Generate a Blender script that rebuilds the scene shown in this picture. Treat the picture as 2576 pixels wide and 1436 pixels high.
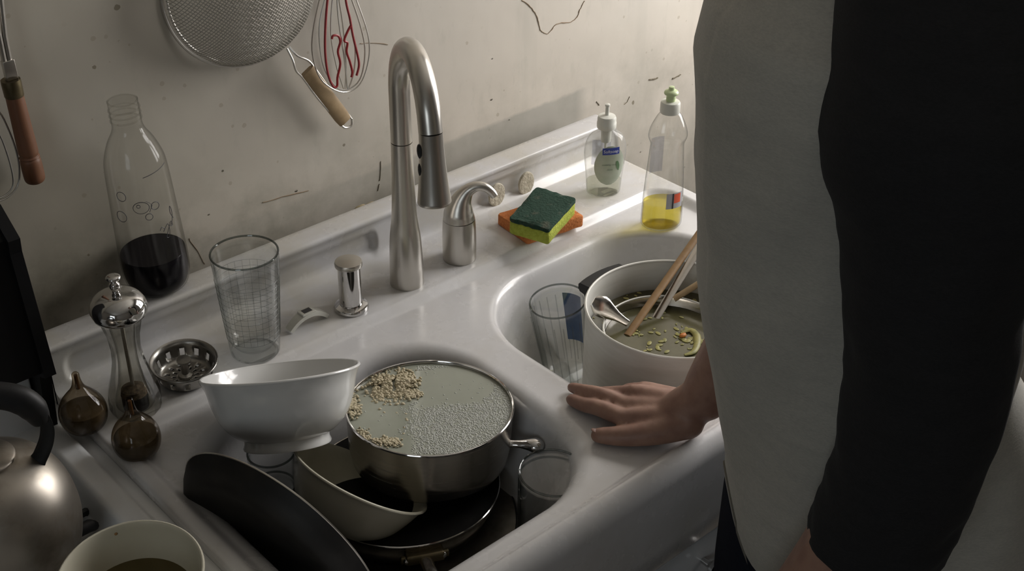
import bpy, math, random
import numpy as np
from math import sin, cos, pi, radians, sqrt
from mathutils import Vector, Matrix, Quaternion, noise as mnoise

for o in list(bpy.data.objects):
    bpy.data.objects.remove(o)
scene = bpy.context.scene
C = scene.collection
random.seed(7)

# ------------------------------------------------------------------ camera
FPX, YAW, PITCH, ROLL = 3254.0, radians(42.53), radians(32.32), radians(0.65)
CAM = np.array([0.0, -1.445, 1.8996])
FWD = np.array([cos(PITCH) * sin(YAW), cos(PITCH) * cos(YAW), -sin(PITCH)])
_rt = np.array([cos(YAW), -sin(YAW), 0.0])
_up = np.cross(_rt, FWD)
RGT = cos(ROLL) * _rt + sin(ROLL) * _up
UPV = -sin(ROLL) * _rt + cos(ROLL) * _up
cam_data = bpy.data.cameras.new('camera')
cam = bpy.data.objects.new('camera', cam_data)
C.objects.link(cam)
cam_data.sensor_width = 36.0
cam_data.lens = FPX / 2576 * 36.0
cam_data.clip_start = 0.05
cam.matrix_world = Matrix(((RGT[0], UPV[0], -FWD[0], CAM[0]), (RGT[1], UPV[1], -FWD[1], CAM[1]),
                           (RGT[2], UPV[2], -FWD[2], CAM[2]), (0, 0, 0, 1)))
scene.camera = cam

# ------------------------------------------------------------------ light, exposure
scene.view_settings.view_transform = 'Standard'
scene.view_settings.look = 'None'
scene.view_settings.exposure = 0.0
scene.view_settings.gamma = 1.0
scene.view_settings.use_curve_mapping = False
world = bpy.data.worlds.new('world')
scene.world = world
world.use_nodes = True
world.node_tree.nodes['Background'].inputs[0].default_value = (0.75, 0.85, 1.0, 1)
world.node_tree.nodes['Background'].inputs[1].default_value = 0.3
XL = -1.9
RX = 2.2                       # inner face of the right wall
WIN1 = (-0.95, -0.15, 1.0, 2.15)  # y0, y1, z0, z1 of the window in the right wall
def area(name, loc, rot, sx, sy, power, col):
    l = bpy.data.lights.new(name, 'AREA')
    l.shape = 'RECTANGLE'; l.size = sx; l.size_y = sy; l.energy = power; l.color = col
    o = bpy.data.objects.new(name, l); C.objects.link(o)
    o.location = loc; o.rotation_euler = rot
    return o
area('daylight_right_window', (RX + 0.035, (WIN1[0] + WIN1[1]) / 2, (WIN1[2] + WIN1[3]) / 2), (0, radians(90), 0),
     WIN1[3] - WIN1[2], WIN1[1] - WIN1[0], 38.0, (1.0, 0.955, 0.93))
FILL_WIN = (-2.7, -1.5, 1.1, 2.2)    # the same of an unseen window added in the left wall for fill
area('added_fill_left', (XL - 0.02, (FILL_WIN[0] + FILL_WIN[1]) / 2, (FILL_WIN[2] + FILL_WIN[3]) / 2), (0, radians(-90), 0),
     FILL_WIN[3] - FILL_WIN[2], FILL_WIN[1] - FILL_WIN[0], 10.5, (0.90, 0.96, 1.0))
try:
    scene.cycles.use_denoising = True
    scene.cycles.max_bounces = 10
    scene.cycles.transparent_max_bounces = 24
    scene.cycles.caustics_reflective = False
    scene.cycles.caustics_refractive = False
    scene.cycles.sample_clamp_indirect = 4.0
except Exception:
    pass

# ------------------------------------------------------------------ measuring helpers (points of the room read off the photograph)
def ray(x, y): return RGT * (x - 1288) / FPX - UPV * (y - 718) / FPX + FWD
def onz(x, y, z):
    d = ray(x, y); return Vector(CAM + d * (z - CAM[2]) / d[2])
def ony(x, y, Y=0.0):
    d = ray(x, y); return Vector(CAM + d * (Y - CAM[1]) / d[1])
def onx(x, y, X):
    d = ray(x, y); return Vector(CAM + d * (X - CAM[0]) / d[0])

# ------------------------------------------------------------------ materials
MATS = {}
class NT:
    def __init__(s, m): s.t = m.node_tree; s.n = s.t.nodes; s.l = s.t.links
    def new(s, typ, **kw):
        n = s.n.new(typ)
        for k, v in kw.items():
            if k in n.inputs: n.inputs[k].default_value = v
            else: setattr(n, k, v)
        return n
    def link(s, a, b): s.l.new(a, b)
def newmat(name):
    m = bpy.data.materials.new(name); m.use_nodes = True
    MATS[name] = m
    return m, NT(m), m.node_tree.nodes['Principled BSDF']
def c4(c): return (c[0], c[1], c[2], 1.0)
def mixrgb(nt, fac, a, b):
    n = nt.new('ShaderNodeMix', data_type='RGBA')
    for i, v in ((0, fac), (6, a), (7, b)):
        if hasattr(v, 'is_linked') or hasattr(v, 'links'): nt.link(v, n.inputs[i])
        elif i == 0: n.inputs[0].default_value = v
        else: n.inputs[i].default_value = c4(v)
    return n.outputs[2]
def ramp(nt, src, p0, p1, v0=0.0, v1=1.0):
    r = nt.new('ShaderNodeMapRange'); r.clamp = True
    r.inputs[1].default_value = p0; r.inputs[2].default_value = p1
    r.inputs[3].default_value = v0; r.inputs[4].default_value = v1
    nt.link(src, r.inputs[0]); return r.outputs[0]
def coords(nt, kind='Object', scale=(1, 1, 1)):
    tc = nt.new('ShaderNodeTexCoord'); mp = nt.new('ShaderNodeMapping')
    mp.inputs['Scale'].default_value = scale
    nt.link(tc.outputs[kind], mp.inputs['Vector']); return mp.outputs[0]
def noise(nt, vec, scale, detail=4, rough=0.55):
    n = nt.new('ShaderNodeTexNoise'); n.inputs['Scale'].default_value = scale
    n.inputs['Detail'].default_value = detail; n.inputs['Roughness'].default_value = rough
    nt.link(vec, n.inputs['Vector']); return n.outputs['Fac']
def math_(nt, op, a, b=0.0):
    n = nt.new('ShaderNodeMath', operation=op)
    for i, v in ((0, a), (1, b)):
        if hasattr(v, 'links'): nt.link(v, n.inputs[i])
        else: n.inputs[i].default_value = v
    return n.outputs[0]
def bump(nt, h, bsdf, strength=0.3, dist=0.002):
    b = nt.new('ShaderNodeBump'); b.inputs['Strength'].default_value = strength
    b.inputs['Distance'].default_value = dist
    nt.link(h, b.inputs['Height']); nt.link(b.outputs[0], bsdf.inputs['Normal'])
def simple(name, col, rough=0.5, metal=0.0, col2=None, nscale=20, nlo=0.4, nhi=0.65, stretch=(1, 1, 1), bmp=0.0, bscale=None,
           rough2=None, coat=0.0, sss=0.0, sheen=0.0, bdist=0.002, spec=None):
    m, nt, b = newmat(name)
    b.inputs['Base Color'].default_value = c4(col); b.inputs['Roughness'].default_value = rough
    b.inputs['Metallic'].default_value = metal; b.inputs['Coat Weight'].default_value = coat
    b.inputs['Sheen Weight'].default_value = sheen
    if spec is not None: b.inputs['Specular IOR Level'].default_value = spec
    if sss:
        b.inputs['Subsurface Weight'].default_value = sss
        b.inputs['Subsurface Radius'].default_value = (0.01, 0.004, 0.002)
    if col2 is not None or bmp:
        v = coords(nt, 'Object', stretch)
        if col2 is not None:
            f = ramp(nt, noise(nt, v, nscale, 5), nlo, nhi)
            nt.link(mixrgb(nt, f, col, col2), b.inputs['Base Color'])
            if rough2 is not None: nt.link(ramp(nt, f, 0, 1, rough, rough2), b.inputs['Roughness'])
        if bmp: bump(nt, noise(nt, v, bscale or nscale, 5), b, bmp, bdist)
    return m
def thin_glass(name, tint=(0.93, 0.95, 0.94), edge=(0.45, 0.5, 0.47), rough=0.03, ior=1.45, edgepow=(0.55, 0.95), haze=0.0):
    m, nt, b = newmat(name); nt.n.remove(b)
    out = nt.n['Material Output']
    lw = nt.new('ShaderNodeLayerWeight'); lw.inputs[0].default_value = 0.5
    f = ramp(nt, lw.outputs['Facing'], edgepow[0], edgepow[1])
    tr = nt.new('ShaderNodeBsdfTransparent'); nt.link(mixrgb(nt, f, tint, edge), tr.inputs[0])
    gl = nt.new('ShaderNodeBsdfGlossy'); gl.inputs['Roughness'].default_value = rough
    f0 = ((ior - 1) / (ior + 1)) ** 2
    fr = math_(nt, 'ADD', math_(nt, 'MULTIPLY', math_(nt, 'POWER', lw.outputs['Facing'], 5.0), 0.9 - f0), f0)
    mx = nt.new('ShaderNodeMixShader')
    nt.link(fr, mx.inputs[0]); nt.link(tr.outputs[0], mx.inputs[1]); nt.link(gl.outputs[0], mx.inputs[2])
    res = mx.outputs[0]
    if haze:
        df = nt.new('ShaderNodeBsdfTranslucent'); df.inputs[0].default_value = (0.8, 0.8, 0.78, 1)
        d2 = nt.new('ShaderNodeBsdfDiffuse'); d2.inputs[0].default_value = (0.8, 0.8, 0.78, 1)
        a_ = nt.new('ShaderNodeMixShader'); a_.inputs[0].default_value = 0.5
        nt.link(df.outputs[0], a_.inputs[1]); nt.link(d2.outputs[0], a_.inputs[2])
        h_ = nt.new('ShaderNodeMixShader'); nt.link(ramp(nt, f, 0, 1, haze, haze * 2.5), h_.inputs[0])
        nt.link(res, h_.inputs[1]); nt.link(a_.outputs[0], h_.inputs[2]); res = h_.outputs[0]
    nt.link(res, out.inputs['Surface'])
    return m

def wall_mat():
    m, nt, b = newmat('old_plaster')
    v = coords(nt, 'Object')
    base = mixrgb(nt, ramp(nt, noise(nt, v, 2.2, 6), 0.35, 0.68), (0.64, 0.58, 0.50), (0.58, 0.54, 0.475))
    vs = coords(nt, 'Object', (9, 9, 1.2))
    base = mixrgb(nt, ramp(nt, noise(nt, vs, 1.6, 6), 0.55, 0.8, 0, 0.55), base, (0.45, 0.43, 0.37))
    base = mixrgb(nt, ramp(nt, noise(nt, v, 9, 8, 0.7), 0.60, 0.74, 0, 0.35), base, (0.68, 0.63, 0.56))
    # darker towards the range: window falloff painted in along with the grease
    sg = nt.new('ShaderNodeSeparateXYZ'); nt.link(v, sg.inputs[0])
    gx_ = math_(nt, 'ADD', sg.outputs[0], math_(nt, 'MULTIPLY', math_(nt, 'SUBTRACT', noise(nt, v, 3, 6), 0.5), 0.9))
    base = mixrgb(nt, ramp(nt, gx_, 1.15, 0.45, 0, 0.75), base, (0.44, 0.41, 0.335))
    # specks of grease
    vo = nt.new('ShaderNodeTexVoronoi', feature='F1'); vo.inputs['Scale'].default_value = 24
    vo.inputs['Randomness'].default_value = 1.0
    nt.link(v, vo.inputs['Vector'])
    rnd = nt.new('ShaderNodeSeparateColor'); nt.link(vo.outputs['Color'], rnd.inputs[0])
    size = ramp(nt, rnd.outputs[0], 0.35, 1.0, 0.0, 0.13)
    nz = noise(nt, v, 120, 3)
    dd = math_(nt, 'ADD', vo.outputs['Distance'], math_(nt, 'MULTIPLY', math_(nt, 'SUBTRACT', nz, 0.5), 0.12))
    spot = math_(nt, 'LESS_THAN', dd, size)
    base = mixrgb(nt, math_(nt, 'MULTIPLY', spot, ramp(nt, rnd.outputs[1], 0, 1, 0.15, 0.75)), base, (0.16, 0.13, 0.075))
    vo2 = nt.new('ShaderNodeTexVoronoi', feature='F1'); vo2.inputs['Scale'].default_value = 62; nt.link(v, vo2.inputs['Vector'])
    rn2 = nt.new('ShaderNodeSeparateColor'); nt.link(vo2.outputs['Color'], rn2.inputs[0])
    sp2 = math_(nt, 'LESS_THAN', math_(nt, 'ADD', vo2.outputs['Distance'], math_(nt, 'MULTIPLY', math_(nt, 'SUBTRACT', nz, 0.5), 0.25)), ramp(nt, rn2.outputs[0], 0.6, 1.0, 0.0, 0.22))
    base = mixrgb(nt, math_(nt, 'MULTIPLY', sp2, ramp(nt, rn2.outputs[1], 0, 1, 0.05, 0.40)), base, (0.30, 0.24, 0.16))
    smud = ramp(nt, noise(nt, coords(nt, 'Object', (14, 14, 5)), 2.0, 8, 0.7), 0.56, 0.72, 0, 0.4)
    base = mixrgb(nt, smud, base, (0.42, 0.405, 0.345))
    # grime band low on the wall, behind the sink, ending at its right end
    sx = nt.new('ShaderNodeSeparateXYZ'); nt.link(v, sx.inputs[0])
    zz = math_(nt, 'ADD', sx.outputs[2], math_(nt, 'MULTIPLY', math_(nt, 'SUBTRACT', noise(nt, v, 30, 4), 0.5), 0.012))
    zz = math_(nt, 'SUBTRACT', zz, math_(nt, 'MULTIPLY', sx.outputs[0], 0.012))
    band = ramp(nt, zz, 0.979, 0.973)
    band = math_(nt, 'MULTIPLY', band, ramp(nt, sx.outputs[0], 1.50, 1.47))
    band = math_(nt, 'MULTIPLY', band, ramp(nt, sx.outputs[0], 0.9, 1.25, 0.35, 1.0))
    base = mixrgb(nt, math_(nt, 'MULTIPLY', band, 0.62), base, (0.33, 0.325, 0.29))
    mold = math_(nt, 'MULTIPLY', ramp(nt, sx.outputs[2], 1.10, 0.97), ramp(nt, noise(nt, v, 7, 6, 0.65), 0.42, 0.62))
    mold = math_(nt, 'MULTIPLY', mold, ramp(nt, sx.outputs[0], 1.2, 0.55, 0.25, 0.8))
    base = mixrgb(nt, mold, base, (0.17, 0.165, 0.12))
    nt.link(base, b.inputs['Base Color'])
    b.inputs['Roughness'].default_value = 0.55
    h = math_(nt, 'ADD', noise(nt, v, 5, 3), math_(nt, 'MULTIPLY', noise(nt, v, 35, 3), 0.04))
    bump(nt, h, b, 0.35, 0.012)
    return m
def porcelain_mat():
    m, nt, b = newmat('porcelain_enamel')
    v = coords(nt, 'Object')
    n1 = ramp(nt, noise(nt, v, 9, 6, 0.6), 0.48, 0.75)
    col = mixrgb(nt, n1, (0.655, 0.648, 0.652), (0.59, 0.575, 0.555))
    sx = nt.new('ShaderNodeSeparateXYZ'); nt.link(v, sx.inputs[0])
    # yellowed scale on the tap deck
    dk = math_(nt, 'MULTIPLY', ramp(nt, sx.outputs[1], -0.225, -0.19), ramp(nt, noise(nt, v, 14, 5), 0.40, 0.62, 0.0, 0.55))
    col = mixrgb(nt, dk, col, (0.58, 0.545, 0.46))
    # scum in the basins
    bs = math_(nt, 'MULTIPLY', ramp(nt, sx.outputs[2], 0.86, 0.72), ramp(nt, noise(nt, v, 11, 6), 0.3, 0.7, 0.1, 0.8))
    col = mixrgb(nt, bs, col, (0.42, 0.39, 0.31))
    # small chips
    vo = nt.new('ShaderNodeTexVoronoi'); vo.inputs['Scale'].default_value = 14; nt.link(v, vo.inputs['Vector'])
    rnd = nt.new('ShaderNodeSeparateColor'); nt.link(vo.outputs['Color'], rnd.inputs[0])
    ch = math_(nt, 'LESS_THAN', vo.outputs['Distance'], ramp(nt, rnd.outputs[0], 0.86, 1.0, 0, 0.045))
    col = mixrgb(nt, ch, col, (0.07, 0.07, 0.08))
    nt.link(col, b.inputs['Base Color'])
    nt.link(ramp(nt, noise(nt, v, 25, 5), 0.3, 0.7, 0.16, 0.34), b.inputs['Roughness'])
    b.inputs['Coat Weight'].default_value = 0.25; b.inputs['Coat Roughness'].default_value = 0.15
    bump(nt, noise(nt, v, 45, 2), b, 0.05, 0.001)
    return m
def brushed_mat(name, col=(0.47, 0.45, 0.42), rough=0.32, stretch=(60, 60, 1.5), amt=0.1, aniso=0.5):
    m, nt, b = newmat(name)
    v = coords(nt, 'Object', stretch)
    f = noise(nt, v, 4, 4)
    b.inputs['Metallic'].default_value = 1.0
    nt.link(mixrgb(nt, f, col, tuple(c * 0.9 for c in col)), b.inputs['Base Color'])
    nt.link(ramp(nt, f, 0.3, 0.7, rough - amt, rough + amt), b.inputs['Roughness'])
    b.inputs['Anisotropic'].default_value = aniso
    return m
def fabric_mat(name, c1, c2, scale=260, bmp=0.25, stretch=(1, 1, 3), sheen=0.12):
    m, nt, b = newmat(name)
    v = coords(nt, 'Object', stretch)
    f = ramp(nt, noise(nt, v, scale, 3, 0.7), 0.35, 0.65)
    g = ramp(nt, noise(nt, v, scale * 0.12, 4), 0.3, 0.7)
    nt.link(mixrgb(nt, math_(nt, 'ADD', math_(nt, 'MULTIPLY', f, 0.6), math_(nt, 'MULTIPLY', g, 0.4)), c1, c2), b.inputs['Base Color'])
    b.inputs['Roughness'].default_value = 0.95; b.inputs['Sheen Weight'].default_value = sheen
    b.inputs['Specular IOR Level'].default_value = 0.15
    bump(nt, noise(nt, v, scale, 3), b, bmp, 0.001)
    return m
def wood_mat(name, c1, c2, stretch=(60, 60, 6), rough=0.5):
    m, nt, b = newmat(name)
    v = coords(nt, 'Object', stretch)
    f = ramp(nt, noise(nt, v, 1.5, 6, 0.6), 0.3, 0.7)
    nt.link(mixrgb(nt, f, c1, c2), b.inputs['Base Color']); b.inputs['Roughness'].default_value = rough
    bump(nt, f, b, 0.1, 0.001)
    return m

M = {}
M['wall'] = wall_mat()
M['porcelain'] = porcelain_mat()
M['paint'] = simple('room_paint', (0.27, 0.25, 0.22), 0.7, col2=(0.24, 0.22, 0.2), nscale=3, bmp=0.2, bscale=40)
M['ceil'] = simple('ceiling_paint', (0.6, 0.58, 0.54), 0.8, col2=(0.54, 0.52, 0.48), nscale=3)
M['floor'] = simple('worn_lino', (0.24, 0.2, 0.16), 0.5, col2=(0.17, 0.15, 0.13), nscale=8)
M['white_paint'] = simple('white_gloss_paint', (0.76, 0.77, 0.78), 0.3, col2=(0.70, 0.70, 0.69), nscale=10)
M['steel'] = brushed_mat('brushed_nickel', (0.60, 0.575, 0.53), 0.30, (1, 1, 1), 0.02, 0.3)
M['pot_steel'] = brushed_mat('stainless_pot', (0.56, 0.53, 0.49), 0.22, (3, 3, 60), 0.07)
M['alu'] = simple('dull_aluminium', (0.74, 0.73, 0.68), 0.42, 0.1, (0.66, 0.65, 0.59), 18, 0.35, 0.7, (1, 1, 6))
M['chrome'] = simple('polished_chrome', (0.62, 0.61, 0.6), 0.07, 1.0, (0.5, 0.49, 0.47), 40, 0.5, 0.8, rough2=0.2)
M['kettle'] = simple('scratched_steel', (0.39, 0.355, 0.31), 0.40, 1.0, (0.15, 0.12, 0.085), 14, 0.48, 0.72, rough2=0.55, bmp=0.03)
M['strainer'] = simple('dull_strainer_steel', (0.36, 0.345, 0.32), 0.28, 1.0)
M['wire'] = simple('tinned_wire', (0.6, 0.58, 0.54), 0.35, 1.0)
M['mesh'] = simple('wire_gauze', (0.50, 0.48, 0.43), 0.5, 0.7)
M['red'] = simple('red_coating', (0.33, 0.03, 0.035), 0.4)
M['black'] = simple('black_bakelite', (0.010, 0.010, 0.011), 0.5, col2=(0.016, 0.016, 0.016), nscale=30, spec=0.3)
M['blackglass'] = simple('black_enamel', (0.005, 0.005, 0.006), 0.5, col2=(0.007, 0.007, 0.007), nscale=10, spec=0.2)
M['nonstick'] = simple('nonstick_coating', (0.010, 0.0095, 0.009), 0.5, col2=(0.016, 0.015, 0.013), nscale=30, spec=0.25)
M['darksteel'] = simple('stained_dark_steel', (0.34, 0.32, 0.28), 0.3, 0.9, (0.13, 0.12, 0.10), 22, 0.4, 0.7)
M['iron'] = simple('cast_iron', (0.012, 0.012, 0.012), 0.6, bmp=0.2, bscale=90)
M['brassy'] = simple('tarnished_brass', (0.20, 0.165, 0.10), 0.45, 1.0, (0.11, 0.09, 0.05), 30)
M['white_cer'] = simple('white_glaze', (0.70, 0.70, 0.685), 0.16, coat=0.3)
M['cream_cer'] = simple('cream_glaze', (0.55, 0.525, 0.43), 0.22, col2=(0.50, 0.47, 0.37), nscale=9, coat=0.2)
M['wood_red'] = wood_mat('reddish_wood', (0.23, 0.105, 0.052), (0.15, 0.062, 0.032))
M['wood_pale'] = wood_mat('pale_beech', (0.42, 0.30, 0.17), (0.34, 0.235, 0.125))
M['wood_spoon'] = wood_mat('wet_wood', (0.33, 0.20, 0.085), (0.24, 0.135, 0.055))
M['glass'] = thin_glass('clear_glass', (0.975, 0.98, 0.978), (0.66, 0.69, 0.68))
M['glass_dim'] = thin_glass('dim_glass', (0.96, 0.965, 0.965), (0.55, 0.57, 0.56))
M['pet'] = thin_glass('clear_plastic', (0.95, 0.95, 0.94), (0.62, 0.62, 0.60), 0.12, 1.4)
M['soapplastic'] = thin_glass('cloudy_plastic', (0.95, 0.95, 0.94), (0.72, 0.72, 0.70), 0.12, 1.6, (0.45, 0.95), 0.11)
M['dishplastic'] = thin_glass('clear_squeeze_plastic', (0.95, 0.95, 0.94), (0.60, 0.60, 0.58), 0.10, 1.7, (0.45, 0.95), 0.03)
M['glass_edge'] = simple('glass_line', (0.25, 0.28, 0.27), 0.1, spec=0.8)
M['etch'] = thin_glass('etched_line', (0.74, 0.76, 0.75), (0.6, 0.62, 0.61), 0.2, 1.3)
M['riblight'] = thin_glass('rib_glass', (0.86, 0.87, 0.87), (0.7, 0.71, 0.71), 0.15, 1.6)
M['mill_glass'] = thin_glass('acrylic', (0.92, 0.915, 0.89), (0.42, 0.42, 0.40), 0.05, 1.5, (0.4, 0.9))
M['thickglass'] = None
m, nt, b = newmat('solid_glass')
b.inputs['Base Color'].default_value = (0.93, 0.96, 0.95, 1); b.inputs['Roughness'].default_value = 0.02
b.inputs['Transmission Weight'].default_value = 1.0; b.inputs['IOR'].default_value = 1.45
M['thickglass'] = m
M['amber'] = thin_glass('amber_glass', (0.66, 0.60, 0.51), (0.24, 0.18, 0.115), 0.06, 1.5, (0.35, 0.95))
M['cola'] = simple('dark_liquid', (0.006, 0.005, 0.008), 0.2, spec=0.15)
M['cola_top'] = simple('dark_liquid_surface', (0.012, 0.010, 0.016), 0.04, spec=0.6)
M['detergent'] = thin_glass('yellow_detergent', (0.85, 0.78, 0.30), (0.60, 0.48, 0.06), 0.05, 1.33)
M['white_plastic'] = simple('white_plastic', (0.68, 0.68, 0.62), 0.35)
M['green_plastic'] = simple('pale_green_plastic', (0.56, 0.66, 0.38), 0.35)
M['slot'] = simple('dark_slot', (0.03, 0.03, 0.035), 0.3)
M['label_green'] = simple('pale_green_label', (0.46, 0.51, 0.42), 0.4, col2=(0.40, 0.46, 0.36), nscale=60)
M['label_leaf'] = simple('leaf_print', (0.10, 0.20, 0.09), 0.4)
M['label_blue'] = simple('blue_label', (0.035, 0.06, 0.32), 0.35)
M['label_text'] = simple('white_print', (0.75, 0.77, 0.8), 0.4)
M['label_grey'] = simple('grey_label', (0.42, 0.42, 0.45), 0.4)
M['label_red'] = simple('red_orange_label', (0.72, 0.10, 0.035), 0.4)
M['label_faint'] = thin_glass('faint_back_label', (0.70, 0.72, 0.80), (0.6, 0.62, 0.7), 0.4, 1.2)
M['print_text'] = simple('grey_green_print', (0.18, 0.23, 0.17), 0.5)
M['decal_blue'] = simple('blue_decal', (0.06, 0.13, 0.30), 0.3, col2=(0.09, 0.17, 0.36), nscale=60)
M['ink'] = simple('grey_ink', (0.075, 0.075, 0.085), 0.5)
M['scour'] = simple('green_scouring_pad', (0.012, 0.045, 0.027), 0.95, col2=(0.10, 0.10, 0.07), nscale=44, nlo=0.56, nhi=0.74, bmp=0.9, bscale=260, bdist=0.003)
M['sponge_y'] = simple('yellow_green_sponge', (0.46, 0.52, 0.075), 0.9, col2=(0.36, 0.40, 0.045), nscale=160, bmp=0.7, bscale=320, bdist=0.003)
M['sponge_o'] = simple('orange_sponge', (0.62, 0.21, 0.06), 0.9, col2=(0.50, 0.15, 0.035), nscale=160, bmp=0.7, bscale=300, bdist=0.003)
M['putty'] = simple('beige_putty', (0.62, 0.57, 0.46), 0.9, col2=(0.42, 0.385, 0.29), nscale=170, nlo=0.5, nhi=0.75, bmp=0.6, bscale=200, bdist=0.004)
M['broth'] = simple('murky_broth', (0.070, 0.060, 0.024), 0.16, col2=(0.045, 0.038, 0.015), nscale=22, coat=0.2)
M['broth2'] = simple('murky_broth_pale', (0.105, 0.098, 0.048), 0.16, col2=(0.07, 0.065, 0.03), nscale=22)
M['fat'] = simple('yellow_scum', (0.36, 0.31, 0.10), 0.45, col2=(0.24, 0.22, 0.08), nscale=60)
M['cabbage'] = simple('cooked_greens', (0.32, 0.29, 0.085), 0.5, col2=(0.20, 0.20, 0.06), nscale=80)
M['carrot'] = simple('cooked_carrot', (0.55, 0.19, 0.03), 0.5)
M['dishwater'] = simple('cloudy_water', (0.33, 0.345, 0.285), 0.14, col2=(0.28, 0.295, 0.24), nscale=14, nlo=0.3, nhi=0.75, coat=0.2)
M['rice'] = simple('soggy_grain', (0.52, 0.45, 0.31), 0.7, col2=(0.42, 0.37, 0.24), nscale=150)
m, nt, b = newmat('foam_bubbles')
b.inputs['Base Color'].default_value = (0.50, 0.51, 0.465, 1); b.inputs['Roughness'].default_value = 0.3
b.inputs['Alpha'].default_value = 0.9
M['foam'] = m
M['residue'] = simple('brown_residue', (0.20, 0.10, 0.03), 0.4, col2=(0.12, 0.06, 0.02), nscale=60)
M['tea'] = simple('brownish_leftover', (0.17, 0.13, 0.05), 0.12)
M['shakerfill'] = simple('brownish_fill', (0.17, 0.14, 0.095), 0.4, col2=(0.12, 0.095, 0.06), nscale=60)
M['crumb'] = simple('food_crumb', (0.30, 0.17, 0.07), 0.8)
M['skin'] = simple('skin', (0.32, 0.185, 0.135), 0.5, col2=(0.25, 0.135, 0.10), nscale=45, sss=0.12, bmp=0.15, bscale=220, bdist=0.001)
M['nail'] = simple('fingernail', (0.24, 0.135, 0.10), 0.5)
M['shirt'] = fabric_mat('heather_grey_jersey', (0.46, 0.445, 0.395), (0.36, 0.35, 0.315), 230)
M['sleeve'] = fabric_mat('black_jersey', (0.024, 0.024, 0.025), (0.017, 0.017, 0.018), 260, sheen=0.03)
M['denim'] = fabric_mat('dark_denim', (0.008, 0.010, 0.019), (0.005, 0.006, 0.012), 400, sheen=0.0)
M['stitch'] = simple('hem_stitch', (0.14, 0.13, 0.11), 0.95)
M['hair'] = simple('dark_hair', (0.03, 0.02, 0.014), 0.6, bmp=0.5, bscale=120)
M['eye'] = simple('eye', (0.5, 0.48, 0.45), 0.2)
M['crackline'] = simple('crack_line', (0.27, 0.20, 0.13), 0.9)
M['dirt'] = simple('dirt_mark', (0.17, 0.145, 0.10), 0.9)
M['plasterbit'] = simple('yellowed_filler', (0.40, 0.33, 0.20), 0.9, bmp=0.6, bscale=150)
M['pepper'] = simple('ground_pepper', (0.05, 0.035, 0.022), 0.9, col2=(0.16, 0.12, 0.08), nscale=220)
M['leather'] = simple('shoe_leather', (0.03, 0.022, 0.017), 0.5)

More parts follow.
